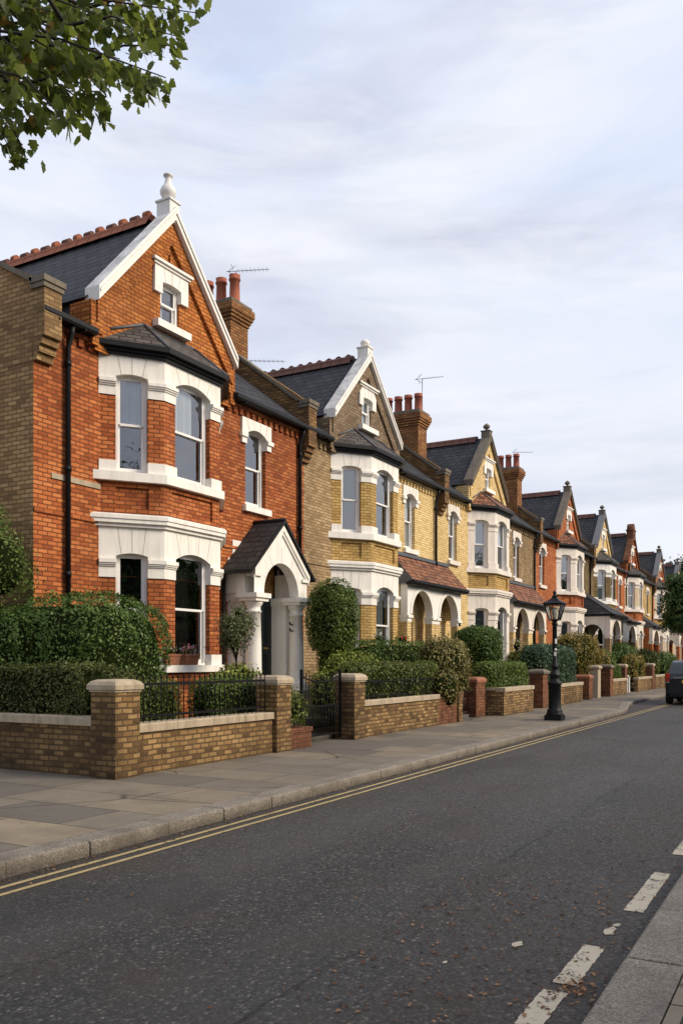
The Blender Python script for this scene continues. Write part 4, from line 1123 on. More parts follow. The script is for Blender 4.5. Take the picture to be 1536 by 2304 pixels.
# ---------------------------------------------------------------- garden walls and gate piers
def wall(label, x0, x1, y0, y1, h, mat, cope='coping', ov=.035, ch=.11, group='low brick garden walls along the pavement'):
    h -= .03; mb = MB(); mb.box(x0, x1, y0, y1, -.02, h)
    w = obj('garden_wall', mb, mat); tag(w, label, 'wall', group)
    if cope:
        c = MB(); along = (x1 - x0) > (y1 - y0); L = (x1 - x0) if along else (y1 - y0); n = max(1, round(L / .9))
        for k in range(n):
            a, b = k * L / n + .003, (k + 1) * L / n - .003; j = rnd.uniform(-.004, .004); e = .012
            if along: q = (x0 + a, x0 + b, y0 - ov, y1 + ov)
            else: q = (x0 - ov, x1 + ov, y0 + a, y0 + b)
            z = h + ch + j
            lo = [(q[0], q[2], h + .001), (q[1], q[2], h + .001), (q[1], q[3], h + .001), (q[0], q[3], h + .001)]
            mid = [(p[0], p[1], z - .018) for p in lo]
            hi = [(q[0] + e * .3, q[2] + e, z), (q[1] - e * .3, q[2] + e, z), (q[1] - e * .3, q[3] - e, z), (q[0] + e * .3, q[3] - e, z)]
            for A, B in ((lo, mid), (mid, hi)):
                for i in range(4): c.face([A[i], A[(i + 1) % 4], B[(i + 1) % 4], B[i]])
            c.face(hi); c.face(lo[::-1])
        obj('coping', c, cope, w)
    return w


def pier(label, x0, x1, y0, y1, h, mat, cap='coping', style='flat', name='gate_pier', group='brick gate piers along the pavement'):
    mb = MB(); mb.box(x0, x1, y0, y1, -.02, h); p = obj(name, mb, mat); tag(p, label, 'pier', group)
    if cap:
        c = MB(); e = .038
        lv = [(e * .45, h + .001), (e * .45, h + .03), (e, h + .031), (e, h + .09), (e * .1, h + .135), (-.06, h + .16)] if style == 'flat' else [(.03, h + .001), (.05, h + .03), (.06, h + .07), (.04, h + .11), (.0, h + .145), (-.08, h + .17)]
        rings = [[(x0 - a, y0 - a, z), (x1 + a, y0 - a, z), (x1 + a, y1 + a, z), (x0 - a, y1 + a, z)] for a, z in lv]
        for A, B in zip(rings[:-1], rings[1:]):
            for i in range(4): c.face([A[i], A[(i + 1) % 4], B[(i + 1) % 4], B[i]])
        c.face(rings[-1]); c.face(rings[0][::-1]); obj('cap_stone', c, cap, p)
    return p

pier('yellow stock brick corner pier nearest the camera with moulded stone cap', 8.0, 8.44, 7.70, 8.12, 1.21, 'wallstock')
wall('low brown brick wall running back from the corner pier beneath the dark clipped hedge', 8.07, 8.33, 8.12, 17.5, .80, 'wallstock')
wall('low brown brick wall with stone coping below the iron railing', 8.44, 11.64, 7.78, 8.04, .70, 'wallstock')
pier('brick gate pier between the railing and the iron gate of the red house', 11.64, 12.06, 7.70, 8.12, 1.21, 'wallstock')
pier('brick gate pier on the far side of the iron gate with stone cap', 14.28, 14.70, 7.70, 8.12, 1.21, 'wallstock')
wall('brown brick wall with stone coping below the trimmed hedge of the second house', 14.70, 18.55, 7.78, 8.02, .76, 'wallstock')
wall('short red brick patch of wall under the drooping variegated bush', 18.553, 19.72, 7.79, 8.01, .82, 'redwall', None)
pier('slim brown brick end post beside the variegated bush', 19.72, 19.95, 7.74, 8.04, .86, 'wallstock', None)
pier('low red brick gate pier right of the variegated bush', 21.62, 22.3, 8.0, 8.36, 1.02, 'redwall', 'terracotta', 'flat')
w3 = wall('brick wall below the bright green hedge with a return at its gate end', 22.56, 25.3, 7.56, 7.80, .80, 'wallstock')
mb = MB(); mb.box(22.56, 22.80, 7.80, 8.3, -.02, .80); obj('return_wall', mb, 'wallstock', w3); mb = MB(); mb.box(22.53, 22.83, 7.84, 8.3, .801, .875); obj('coping', mb, 'coping', w3)
pier('dark red brown brick pier with domed cap left of the street lamp', 26.85, 27.4, 7.72, 8.2, 1.18, 'redwall', 'stone', 'dome')
wall('brown brick wall behind the street lamp below the blue green hedge', 27.42, 32.1, 7.74, 7.98, .76, 'wallstock')
pier('low red brick pier beside the white stone gatepost', 33.6, 34.2, 7.86, 8.5, .92, 'redwall', 'terracotta', 'flat')
pier('pale stone gatepost with rounded cap', 35.5, 36.0, 7.95, 8.35, 1.28, 'coping', 'coping', 'dome', 'gatepost', 'stone gateposts')
pier('brown brick pier with rounded cap right of the pale stone gatepost', 37.0, 37.55, 7.78, 8.25, 1.30, 'redwall', 'stone', 'dome')
wall('brown brick wall past the pale gatepost with a small hedge above', 37.57, 40.7, 7.8, 8.02, .76, 'wallstock')
pier('pinkish brick pier with flat stone cap in front of the golden bush', 41.0, 41.5, 7.95, 8.35, 1.32, 'redwall', 'coping', 'flat')
wall('distant brick wall with low coping beyond the white gateposts', 43.6, 47.4, 7.85, 8.05, .74, 'wallstock')
pier('farthest brick pier with flat cap just before the parked car', 48.0, 48.7, 7.9, 8.4, 1.34, 'redwall', 'coping', 'flat')
wall('farthest brown brick wall seen above the bonnet side of the parked car', 48.72, 53.5, 7.88, 8.08, .78, 'wallstock')
wall('brick wall beyond the parked car hidden by the street tree', 54.8, 66.0, 7.88, 8.08, .78, 'wallstock')
for x, y, h, d in ((42.2, 8.1, .62, 'shorter'), (42.75, 8.1, .80, 'taller')):
    m = MB(); m.box(x, x + .16, y, y + .16, 0, h); m.box(x - .02, x + .18, y - .02, y + .18, h + .001, h + .05); m.lathe(x + .08, y + .08, [(.05, h + .05), (.07, h + .09), (.04, h + .13), (.01, h + .14)], 10)
    tag(obj('gatepost', m, 'whitepost'), d + ' of two white wooden gateposts beyond the brown brick pier', 'gatepost', 'white gateposts')

# planter by the gate
m = MB(); m.box(12.10, 12.76, 7.73, 8.22, .0, .47); m.box(12.06 + .02, 12.78, 7.71, 8.24, .40, .472)
pl = tag(obj('planter', m, 'redwall'), 'small red brick planter between the gate pier and iron gate', 'planter')

# railing on the first wall
m = MB(); n = 27; x0, x1, y = 8.50, 11.60, 7.91
for k in range(n):
    x = x0 + (x1 - x0) * k / (n - 1); m.tube([(x, y, .775), (x, y, 1.36)], .0085, 6); m.lathe(x, y, [(.0085, 1.36), (.017, 1.375), (.012, 1.395), (.002, 1.42)], 6)
rl = obj('iron_railing', m, 'iron'); tag(rl, 'black iron railing standing on the low wall between the two stone capped piers', 'railing')
m = MB()
for z in (.86, 1.29): m.box(x0 - .06, x1 + .04, y - .006, y + .006, z - .018, z + .018)
obj('rail', m, 'iron', rl)
# railing part hidden in the hedge of the second house
m = MB()
for k in range(34):
    x = 14.78 + 3.7 * k / 33; m.tube([(x, 7.87, .83), (x, 7.87, 1.24)], .008, 6)
r2 = obj('iron_railing', m, 'iron'); tag(r2, 'black iron railing half buried in the trimmed hedge of the second house', 'railing')
m = MB()
for z in (.90, 1.20): m.box(14.74, 18.5, 7.864, 7.876, z - .015, z + .015)
obj('rail', m, 'iron', r2)


def iron_gate(label, x0, x1, y, z0, h, n, mat='iron'):
    m = MB(); w = x1 - x0; top = lambda x: z0 + h - .12 * math.sin(math.pi * (x - x0) / w)
    for k in range(n):
        x = x0 + .05 + (w - .1) * k / (n - 1); m.tube([(x, y, z0 + .08), (x, y, top(x) + .10)], .009, 6)
    for k in range(n - 1):
        x = x0 + .05 + (w - .1) * (k + .5) / (n - 1); m.tube([(x, y, z0 + .08), (x, y, z0 + h * .52)], .008, 6)
    gt = obj('iron_gate', m, mat, None, ((x0 + x1) / 2, y, z0)); tag(gt, label, 'gate')
    f = MB()
    for x in (x0, x1): f.box(x - .02, x + .02, y - .02, y + .02, z0, z0 + h + .12)
    for z in (z0 + .10, z0 + h * .53): f.box(x0 + .02, x1 - .02, y - .008, y + .008, z - .018, z + .018)
    f.tube([(x0 + w * k / 12, y, top(x0 + w * k / 12)) for k in range(13)], .014, 6); obj('gate_frame', f, mat, gt)
    l = MB(); l.box(x0 + .02, x0 + .12, y - .03, y + .03, z0 + h * .6, z0 + h * .7); obj('latch', l, mat, gt)
iron_gate('black iron garden gate with a dipped top rail leading to the white porch', 12.84, 14.22, 7.98, .16, 1.18, 13)
iron_gate('dark narrow gate beside the low red brick pier', 20.0, 21.6, 8.25, .16, .86, 12, 'wood')
iron_gate('dark gate between the bright green hedge and the domed cap pier', 25.45, 26.8, 8.1, .16, .9, 10, 'wood')
m = MB(); m.box(36.25, 36.85, 8.3, 8.9, .14, 1.02); m.prism([(36.2, 8.24, 1.02), (36.9, 8.24, 1.02), (36.9, 8.24, 1.06), (36.2, 8.24, 1.10)], (0, .7, 0))
tag(obj('wheelie_bin', m, 'greenplastic'), 'dark green wheeled bin behind the pale stone gatepost', 'bin')

# ---------------------------------------------------------------- street lamp
lx, ly = 21.57, 5.90
lamp = thing('street_lamp', 'black cast iron street lamp with four sided glass lantern standing on the pavement', 'lamp', (lx, ly, .117))
b0 = .117
m = MB(); m.box(lx - .21, lx + .21, ly - .21, ly + .21, b0, b0 + .13); m.lathe(lx, ly, [(.215, b0 + .13), (.215, b0 + .16), (.185, b0 + .20), (.195, b0 + .24), (.165, b0 + .28), (.155, b0 + .30), (.155, b0 + .88), (.175, b0 + .90), (.18, b0 + .94), (.16, b0 + .97), (.125, b0 + 1.00), (.12, b0 + 1.10), (.14, b0 + 1.12), (.14, b0 + 1.15), (.09, b0 + 1.20), (.075, b0 + 1.28)], 12)
obj('lamp_base', m, 'black', lamp)
m = MB(); m.lathe(lx, ly, [(.072, b0 + 1.28), (.095, b0 + 1.33), (.095, b0 + 1.37), (.062, b0 + 1.42), (.055, b0 + 2.38), (.075, b0 + 2.41), (.075, b0 + 2.44), (.05, b0 + 2.48), (.10, b0 + 2.52)], 14)
post = obj('lamp_post', m, 'black', lamp)
m = MB()
for z, a, hh in ((b0 + 1.62, 3.6, .10), (b0 + 1.93, 4.0, .12), (b0 + 1.76, 3.9, .05)):
    A = [(lx + .064 * math.cos(a + d), ly + .064 * math.sin(a + d)) for d in (-.5, -.2, .1, .4)]
    for p, q in zip(A[:-1], A[1:]): m.face([(*p, z), (*q, z), (*q, z + hh), (*p, z + hh)])
obj('torn_sticker', m, 'whitepost', post)
z0_, z1_ = b0 + 2.54, b0 + 2.90; w0, w1 = .115, .205
lan = MB(); lan.box(lx - w0 - .015, lx + w0 + .015, ly - w0 - .015, ly + w0 + .015, b0 + 2.515, z0_)
for sx in (-1, 1):
    for sy in (-1, 1): lan.tube([(lx + sx * w0, ly + sy * w0, z0_), (lx + sx * w1, ly + sy * w1, z1_)], .016, 6)
for sx, sy in ((1, 0), (-1, 0), (0, 1), (0, -1)):
    lan.tube([(lx + sx * w0, ly + sy * w0, z0_), (lx + sx * w1, ly + sy * w1, z1_)], .008, 6)
lan.box(lx - w1 - .02, lx + w1 + .02, ly - w1 - .02, ly + w1 + .02, z1_, z1_ + .03)
L = obj('lantern_frame', lan, 'black', lamp)
for sx, sy in ((1, 0), (-1, 0), (0, 1), (0, -1)):
    g = MB(); t = (-sy, sx)
    g.face([(lx + sx * w0 * .98 + t[0] * w0, ly + sy * w0 * .98 + t[1] * w0, z0_), (lx + sx * w0 * .98 - t[0] * w0, ly + sy * w0 * .98 - t[1] * w0, z0_), (lx + sx * w1 * .98 - t[0] * w1, ly + sy * w1 * .98 - t[1] * w1, z1_), (lx + sx * w1 * .98 + t[0] * w1, ly + sy * w1 * .98 + t[1] * w1, z1_)])
    obj('lantern_pane', g, 'lampglass', L)
m = MB(); m.lathe(lx, ly, [(.03, z0_), (.045, z0_ + .05), (.075, z0_ + .16), (.07, z0_ + .26), (.03, z0_ + .30)], 12); obj('lamp_globe', m, 'blind', L)
m = MB(); ring = lambda w, z: [(lx - w, ly - w, z), (lx + w, ly - w, z), (lx + w, ly + w, z), (lx - w, ly + w, z)]
R0 = [ring(w, z) for w, z in ((w1 + .05, z1_ + .03), (w1 + .05, z1_ + .045), (.14, z1_ + .11), (.075, z1_ + .17), (.055, z1_ + .20))]
for A, B in zip(R0[:-1], R0[1:]):
    for i in range(4): m.face([A[i], A[(i + 1) % 4], B[(i + 1) % 4], B[i]])
m.face(R0[0][::-1]); m.face(R0[-1]); m.lathe(lx, ly, [(.05, z1_ + .20), (.075, z1_ + .22), (.05, z1_ + .25), (.03, z1_ + .27), (.045, z1_ + .30), (.045, z1_ + .33), (.015, z1_ + .37), (.003, z1_ + .41)], 10)
obj('lantern_roof', m, 'black', lamp)

# ---------------------------------------------------------------- parked car
def cr(p0, p1, p2, p3, t):
    return .5 * (2 * p1 + (p2 - p0) * t + (2 * p0 - 5 * p1 + 4 * p2 - p3) * t * t + (-p0 + 3 * p1 - 3 * p2 + p3) * t ** 3)

def smooth(arr, k):
    out = []
    n = len(arr)
    for i in range(n - 1):
        q = [arr[max(0, i - 1)], arr[i], arr[i + 1], arr[min(n - 1, i + 2)]]
        for j in range(k): out.append(cr(*q, j / k))
    out.append(arr[-1]); return np.array(out)

def make_car(cx, cy):
    root = thing('parked_car', 'dark navy hatchback parked at the left kerb, seen from behind at the right edge', 'car', (cx + 2.1, cy, 0))
    # x from the rear; half widths and heights of: underside, sill, side, belt, glass top, roof edge, roof middle
    st = [(0.00, .66, .70, .72, .70, .66, .58, .40, .58, .74, .92, .94, .95), (.06, .74, .82, .84, .80, .74, .64, .30, .50, .75, 1.02, 1.05, 1.06), (.22, .78, .85, .865, .83, .72, .58, .24, .45, .76, 1.06, 1.30, 1.33),
          (.50, .80, .86, .875, .85, .69, .55, .22, .42, .76, 1.06, 1.53, 1.58), (1.1, .80, .86, .88, .86, .69, .56, .22, .40, .74, 1.04, 1.57, 1.64), (1.9, .80, .86, .88, .86, .70, .57, .22, .40, .72, 1.01, 1.57, 1.65),
          (2.5, .80, .86, .88, .86, .69, .56, .22, .40, .70, .99, 1.50, 1.58), (2.95, .80, .86, .88, .85, .72, .60, .22, .40, .70, .98, 1.26, 1.33), (3.25, .79, .86, .87, .83, .78, .68, .22, .40, .70, .95, 1.04, 1.08),
          (3.7, .78, .85, .86, .80, .74, .60, .24, .42, .66, .88, .95, .98), (4.05, .72, .78, .80, .74, .66, .50, .28, .45, .60, .76, .82, .84), (4.2, .55, .62, .64, .60, .54, .40, .36, .48, .56, .64, .68, .69)]
    S = smooth(np.array(st), 6); nr = len(S); K = 6
    rings = []
    for r in S:
        x = r[0]; y = [0, r[1], r[2], r[3], r[4], r[5], r[6], 0]; z = [r[7], r[7], r[8], r[9], r[10], r[11], r[12], r[12] + .02]
        pts = smooth(np.array(list(zip(y, z))), K); rings.append([(x, a, b) for a, b in pts])
    npt = len(rings[0]); mats = {'body': MB(), 'rear_window': MB(), 'side_window': MB(), 'windscreen': MB()}
    def region(i, j):
        x = (rings[i][0][0] + rings[i + 1][0][0]) / 2; b = (j + .5) / K
        if 4.25 < b < 5.0 and .62 < x < 2.75 and not 1.45 < x < 1.55: return 'side_window'
        if 4.35 < b and .10 < x < .46 and (b < 4.6 or True): return 'rear_window'
        if 4.6 < b and 2.62 < x < 3.2: return 'windscreen'
        return 'body'
    for i in range(nr - 1):
        for j in range(npt - 1):
            q = [rings[i][j], rings[i + 1][j], rings[i + 1][j + 1], rings[i][j + 1]]
            for sg in (1, -1):
                p = [(cx + a, cy + sg * b, c) for a, b, c in q]; mats[region(i, j)].face(p if sg > 0 else p[::-1], 0, True)
    for e in (0, -1):
        mats['body'].face([(cx + a, cy + b, c) for a, b, c in rings[e]] + [(cx + a, cy - b, c) for a, b, c in rings[e][::-1]])
    for k, mt in (('body', 'car'), ('rear_window', 'carglass'), ('side_window', 'carglass'), ('windscreen', 'carglass')):
        o = obj(k, mats[k], mt, root, (cx + 2, cy, .3))
        me = o.data
        import bmesh
        bm = bmesh.new(); bm.from_mesh(me); bmesh.ops.remove_doubles(bm, verts=bm.verts, dist=.0008); bm.to_mesh(me); bm.free()
    for sg in (-1, 1):
        m = MB()
        for a, b in (((.015, .70), (.16, .868)),):
            lo, hi = .82, 1.16
            for z0, z1, s0, s1 in ((lo, .87, 1, 1), (.87, 1.0, 0, 0), (1.0, hi, 0, 0)):
                m.hexa([(cx - .012, cy + sg * .69, z0), (cx + .02, cy + sg * .80, z0), (cx + .20, cy + sg * .882, z0), (cx + .20, cy + sg * .69, z0), (cx + .01, cy + sg * .69, z1 - .004), (cx + .04, cy + sg * .79, z1 - .004), (cx + .20, cy + sg * .872, z1 - .004), (cx + .20, cy + sg * .69, z1 - .004)], s0)
        obj('tail_light', m, ['redlamp', 'clearlamp'], root)
        m = MB(); m.hexa([(cx + 2.72, cy + sg * .84, .98), (cx + 2.86, cy + sg * .84, .98), (cx + 2.88, cy + sg * 1.04, 1.0), (cx + 2.76, cy + sg * 1.04, 1.0), (cx + 2.72, cy + sg * .84, 1.10), (cx + 2.86, cy + sg * .84, 1.10), (cx + 2.88, cy + sg * 1.03, 1.14), (cx + 2.76, cy + sg * 1.03, 1.14)])
        obj('wing_mirror', m, 'black', root)
        m = MB(); m.box(cx + 4.0, cx + 4.13, cy + sg * .62 - .12, cy + sg * .62 + .12, .62, .74); obj('headlight', m, 'clearlamp', root)
        for x in (.78, 3.38):
            t = MB(); y0 = cy + sg * .80; pr = [(.20, -.10), (.30, -.105), (.325, -.08), (.325, .08), (.30, .105), (.20, .10)]
            N = 28
            for k in range(N):
                a0, a1 = 2 * math.pi * k / N, 2 * math.pi * (k + 1) / N
                for (ra, na), (rb, nb) in zip(pr[:-1], pr[1:]):
                    t.face([(cx + x + ra * math.cos(a0), y0 + na, .325 + ra * math.sin(a0)), (cx + x + ra * math.cos(a1), y0 + na, .325 + ra * math.sin(a1)), (cx + x + rb * math.cos(a1), y0 + nb, .325 + rb * math.sin(a1)), (cx + x + rb * math.cos(a0), y0 + nb, .325 + rb * math.sin(a0))], 0, True)
            wh = obj('wheel', t, 'rubber', root, (cx + x, y0, .0))
            r = MB(); ys = y0 + sg * .075
            for k in range(5):
                a = 2 * math.pi * k / 5; p = lambda rr, da, dy=0: (cx + x + rr * math.cos(a + da), ys + dy, .325 + rr * math.sin(a + da))
                r.face([p(.04, -.5), p(.20, -.22), p(.20, .22), p(.04, .5)])
            for k in range(24):
                a0, a1 = 2 * math.pi * k / 24, 2 * math.pi * (k + 1) / 24
                r.face([(cx + x + rr * math.cos(a), ys, .325 + rr * math.sin(a)) for rr, a in ((.18, a0), (.18, a1), (.21, a1), (.21, a0))]); r.face([(cx + x, ys - sg * .03, .325)] + [(cx + x + .2 * math.cos(a), ys - sg * .03, .325 + .2 * math.sin(a)) for a in (a0, a1)], 1)
            obj('rim', r, ['rim', 'black'], wh)
    m = MB(); m.box(cx - .03, cx + .02, cy - .26, cy + .26, .80, .91); obj('number_plate', m, 'plate', root)
    m = MB(); m.box(cx - .035, cx + .05, cy - .55, cy + .55, .985, 1.005); obj('chrome_strip', m, 'chrome', root)
    m = MB(); m.box(cx - .015, cx + .2, cy - .70, cy + .70, .30, .42); obj('bumper', m, 'black', root)
    m = MB(); m.tube([(cx + .42, cy, 1.56), (cx + .30, cy - .25, 1.22)], .012, 6); obj('rear_wiper', m, 'black', root)
make_car(33.45, 4.22)

# ---------------------------------------------------------------- planting
def plant(name, label, cat, blobs, n, size, mat, seed, group=None, **kw):
    o = foliage(name, blobs, n, size, mat, seed, **kw); return tag(o, label, cat, group)

HG = 'clipped hedges in the front gardens'; SG = 'shrubs in the front gardens'
plant('hedge', 'long low dark clipped hedge on the left wall beside the corner pier', 'hedge', [(8.62, 12.1, 1.16, .40, 4.0, .40, 7)], 34000, .040, 'privet', 1, HG, wobble=.05)
plant('hedge', 'large rounded dark green hedge in front of the red house', 'hedge', [(9.70, 9.95, 1.33, 1.06, 1.10, 1.27, 4.0), (9.0, 12.2, 1.25, .62, 2.6, 1.22, 4.5)], 46000, .048, 'hedge', 2, HG, wobble=.07)
plant('hedge', 'narrow olive hedge strip directly behind the railing next to the corner pier', 'hedge', [(9.32, 8.48, .80, .66, .27, .55, 5)], 8500, .038, 'privet2', 3, HG)
plant('hedge', 'low green hedge behind the far half of the railing beside the gate pier', 'hedge', [(11.6, 8.62, .78, .82, .32, .56, 5)], 9000, .040, 'bright', 4, HG)
plant('shrub', 'yellow green leafy shrub at the foot of the white porch', 'shrub', [(12.35, 9.0, .95, .50, .35, .62, 2.3), (11.9, 8.95, .9, .4, .3, .5, 2.2)], 3800, .070, 'lime', 5, SG, wobble=.14, fuzz=.04)


def stem_tree(name, label, cat, x, y, z0, zt, blobs, n, size, mat, seed, r=.035, fork=True, group=None, core=.8, aspect=.45, fuzz=.05, wobble=.15, barkm='bark', trunkname='trunk'):
    root = thing(name, label, cat, (x, y, z0), group); g = random.Random(seed); m = MB()
    m.tube([(x, y, z0), (x + g.uniform(-.02, .02), y, z0 + (zt - z0) * .5), (x, y, zt)], [r * 1.3, r, r * .8], 8)
    for b in blobs:
        for k in range(4 if fork else 1):
            e = (b[0] + g.uniform(-.6, .6) * b[3], b[1] + g.uniform(-.6, .6) * b[4], b[2] + g.uniform(-.2, .7) * b[5]); md = ((x + e[0]) / 2, (y + e[1]) / 2, zt + (e[2] - zt) * .55)
            m.tube([(x, y, zt - .03), md, e], [r * .7, r * .45, r * .15], 6)
    obj(trunkname, m, barkm, root, (x, y, z0))
    foliage('crown', blobs, n, size, mat, seed, root, wobble, aspect, fuzz, core)
    return root

stem_tree('small_tree', 'small loose grey green olive tree between the bay window and the white porch', 'tree', 12.86, 9.4, .2, 1.65,
          [(12.86, 9.4, 2.18, .36, .34, .36, 2), (12.66, 9.35, 1.98, .26, .24, .26, 2), (13.12, 9.4, 2.32, .22, .2, .22, 2), (12.92, 9.4, 2.50, .15, .15, .17, 2)], 3400, .064, 'olivet', 6, .024, core=.58, aspect=.36, fuzz=.05, barkm='twig')
plant('potted_plant', 'small bushy plant with pale flowers growing in the red brick planter', 'plant', [(12.42, 7.98, .78, .30, .24, .34, 2.2)], 1700, .055, 'privet2', 7, 'planter plants', wobble=.16, fuzz=.05, core=.7)
stem_tree('topiary_tree', 'big round clipped evergreen between the porch columns and the second house', 'tree', 16.62, 9.5, .2, 1.5,
          [(16.62, 9.5, 2.52, .57, .57, .93, 2.25), (16.70, 9.5, 1.55, .40, .40, .55, 2.2)], 12000, .046, 'bright', 8, .06, False, 'clipped round trees', .9, .6, .02, .06)
plant('shrub', 'spreading lime green shrub behind the gate of the red house', 'shrub', [(16.05, 8.75, 1.12, .95, .42, .72, 2.3), (15.2, 8.7, .9, .6, .4, .55, 2.2)], 8500, .058, 'lime', 9, SG, wobble=.12, fuzz=.04)
plant('hedge', 'dark flat topped hedge at the back of the second garden', 'hedge', [(19.9, 9.35, 1.15, 2.7, .30, .96, 8)], 14000, .052, 'hedge', 10, HG)
plant('hedge', 'trimmed olive hedge growing over the wall and railing of the second house', 'hedge', [(17.0, 8.22, 1.10, 2.25, .34, .48, 5), (19.0, 8.2, 1.1, .8, .3, .5, 3)], 19000, .046, 'privet2', 11, HG, wobble=.07)
plant('climbing_bush', 'drooping variegated cream and pink bush spilling over the red brick wall patch', 'bush', [(19.75, 8.15, 1.62, .95, .50, .56, 2.2), (20.2, 8.15, 1.25, .75, .45, .55, 2.2), (19.0, 7.82, 1.05, .55, .25, .40, 2.2), (19.2, 7.78, .78, .32, .16, .26, 2.2)], 11000, .060, 'varieg', 12, SG, wobble=.16, fuzz=.05)
stem_tree('topiary_tree', 'round clipped evergreen in the garden of the pale yellow house', 'tree', 24.5, 9.0, .2, 1.2,
          [(24.45, 9.0, 1.92, .74, .72, .78, 2.5)], 9000, .056, 'hedge', 13, .06, False, 'clipped round trees', .9, .6, .02, .07)
plant('hedge', 'bright green clipped hedge on the brick wall before the street lamp', 'hedge', [(24.3, 8.22, 1.08, 1.75, .36, .50, 6)], 13000, .052, 'bright', 14, HG)
plant('shrub', 'small dark shrub in front of the arched porch of the pale yellow house', 'shrub', [(29.6, 9.3, 1.45, .75, .5, .55, 2.3)], 4000, .06, 'privet2', 15, SG, wobble=.14, fuzz=.03)
plant('hedge', 'dense blue green clipped hedge on the wall behind the street lamp', 'hedge', [(29.75, 8.32, 1.35, 2.35, .46, .82, 5)], 15000, .062, 'blueg', 16, HG)
plant('shrub', 'tall golden autumnal shrub behind the blue green hedge', 'shrub', [(36.2, 9.0, 1.75, 2.4, .8, 1.05, 2.3), (38.8, 8.9, 1.3, 1.3, .7, .9, 2.3)], 11000, .085, 'gold', 17, SG, wobble=.13, fuzz=.06)
plant('shrub', 'upright green shrub just right of the golden shrub', 'shrub', [(41.4, 9.1, 1.3, .95, .6, .85, 2.5)], 4500, .08, 'bright', 18, SG, wobble=.12)
plant('hedge', 'small green hedge above the brick wall past the pale gatepost', 'hedge', [(39.5, 8.3, 1.05, 1.2, .3, .40, 5)], 3500, .075, 'bright', 19, HG)
plant('shrub', 'wide dark shrub in the fifth garden below the dark arch', 'shrub', [(46.6, 9.3, 1.55, 2.4, .7, .95, 2.4)], 6500, .095, 'hedge', 20, SG, wobble=.14, fuzz=.05)
plant('shrub', 'yellowish rust tinged bush above the distant wall beyond the white gateposts', 'shrub', [(45.6, 8.45, 1.2, 1.9, .45, .72, 2.4)], 5000, .085, 'gold', 21, SG, wobble=.14, fuzz=.05)
plant('shrub', 'dark bush behind the farthest brick pier', 'shrub', [(52.0, 9.0, 1.35, 2.4, .7, .95, 2.4)], 5000, .11, 'privet2', 22, SG, wobble=.14, fuzz=.05)
plant('shrub', 'low dark green bushes beyond the farthest wall, above the parked car', 'shrub', [(58.5, 9.0, 1.25, 3.4, .7, .9, 2.4)], 6000, .12, 'hedge', 23, SG, wobble=.14, fuzz=.05)


# flowers on the bay sill and behind the second hedge
def flowers(name, label, c, r, n, size, mat, seed, group=None, leaf='privet2'):
    f = foliage(name, [(c[0], c[1], c[2], r[0], r[1], r[2], 2)], int(n * .9), size, leaf, seed, None, .2, .6, .02, .6)
    tag(f, label, 'flowers', group)
    b = foliage('blossom', [(c[0], c[1], c[2] + r[2] * .35, r[0] * .9, r[1] * .9, r[2] * .8, 2)], max(12, n // 4), size * 1.1, mat, seed + 50, f, .2, .9, .02, 0)
    return f
for x, lab, mt, sd in ((12.06, 'left of two clay troughs on the bay window sill, with pale flowers', 'flowerwhite', 31), (12.60, 'right of two clay troughs on the bay window sill, with pink flowers', 'flowerpink', 32)):
    m = MB(); z = 1.532; y = 10.305
    lo = [(x - .17, y - .085, z), (x + .17, y - .085, z), (x + .17, y + .075, z), (x - .17, y + .075, z)]; hi = [(x - .20, y - .10, z + .17), (x + .20, y - .10, z + .17), (x + .20, y + .09, z + .17), (x - .20, y + .09, z + .17)]
    m.hexa(lo + hi); m.box(x - .215, x + .215, y - .112, y + .10, z + .165, z + .20)
    tag(obj('flower_trough', m, 'terracotta'), lab, 'flower pot', 'clay troughs on the sill')
    flowers('flowers', lab.split(' clay')[0].replace('of two', 'of two clumps of') .replace('clumps of', 'flower clumps') + ' growing in the sill troughs', (x, y, z + .26), (.20, .10, .10), 260, .036, mt, sd, 'flowers on the sill', 'privet2')
flowers('flowers', 'red flowers above the dark flat topped hedge below the second bay', (19.9, 9.35, 2.16), (.30, .14, .15), 90, .06, 'flowerred', 33, None, 'hedge')
flowers('flowers', 'white flowers above the left end of the dark flat topped hedge', (18.55, 9.35, 2.15), (.18, .12, .13), 60, .055, 'flowerwhite', 34, None, 'hedge')
flowers('flowers', 'white blossoms beside the arched porch of the pale yellow house', (29.3, 9.35, 2.12), (.3, .2, .25), 90, .07, 'flowerwhite', 35, None, 'privet2')

# trees
stem_tree('street_tree', 'dark green street tree at the right edge beyond the parked car', 'tree', 52.3, 6.75, .117, 3.0,
          [(52.3, 6.75, 4.6, 1.30, 1.35, 1.3, 2.2), (51.9, 6.9, 5.7, .95, .95, .95, 2.2), (52.4, 7.3, 3.9, .9, .8, .7, 2.2), (53.0, 6.2, 5.2, 1.0, 1.0, 1.3, 2.2), (51.7, 6.4, 3.7, .8, .7, .6, 2.2)], 15000, .15, 'fartree', 41, .13, core=.78, fuzz=.10, wobble=.22, aspect=.65)
stem_tree('far_tree', 'paler rounded tree rising behind the last roofs at the right edge', 'tree', 95.0, 11.6, 0, 5.0,
          [(95, 11.6, 8.6, 3.6, 3.6, 3.6, 2.2), (93, 11.4, 6.2, 2.8, 2.6, 2.4, 2.2), (96, 8.6, 6.5, 3.0, 3.0, 3.2, 2.2), (94.0, 12.6, 8.2, 2.0, 2.0, 2.0, 2.2)], 13000, .34, 'paletree', 42, .3, core=.78, fuzz=.25, wobble=.2, aspect=.65)
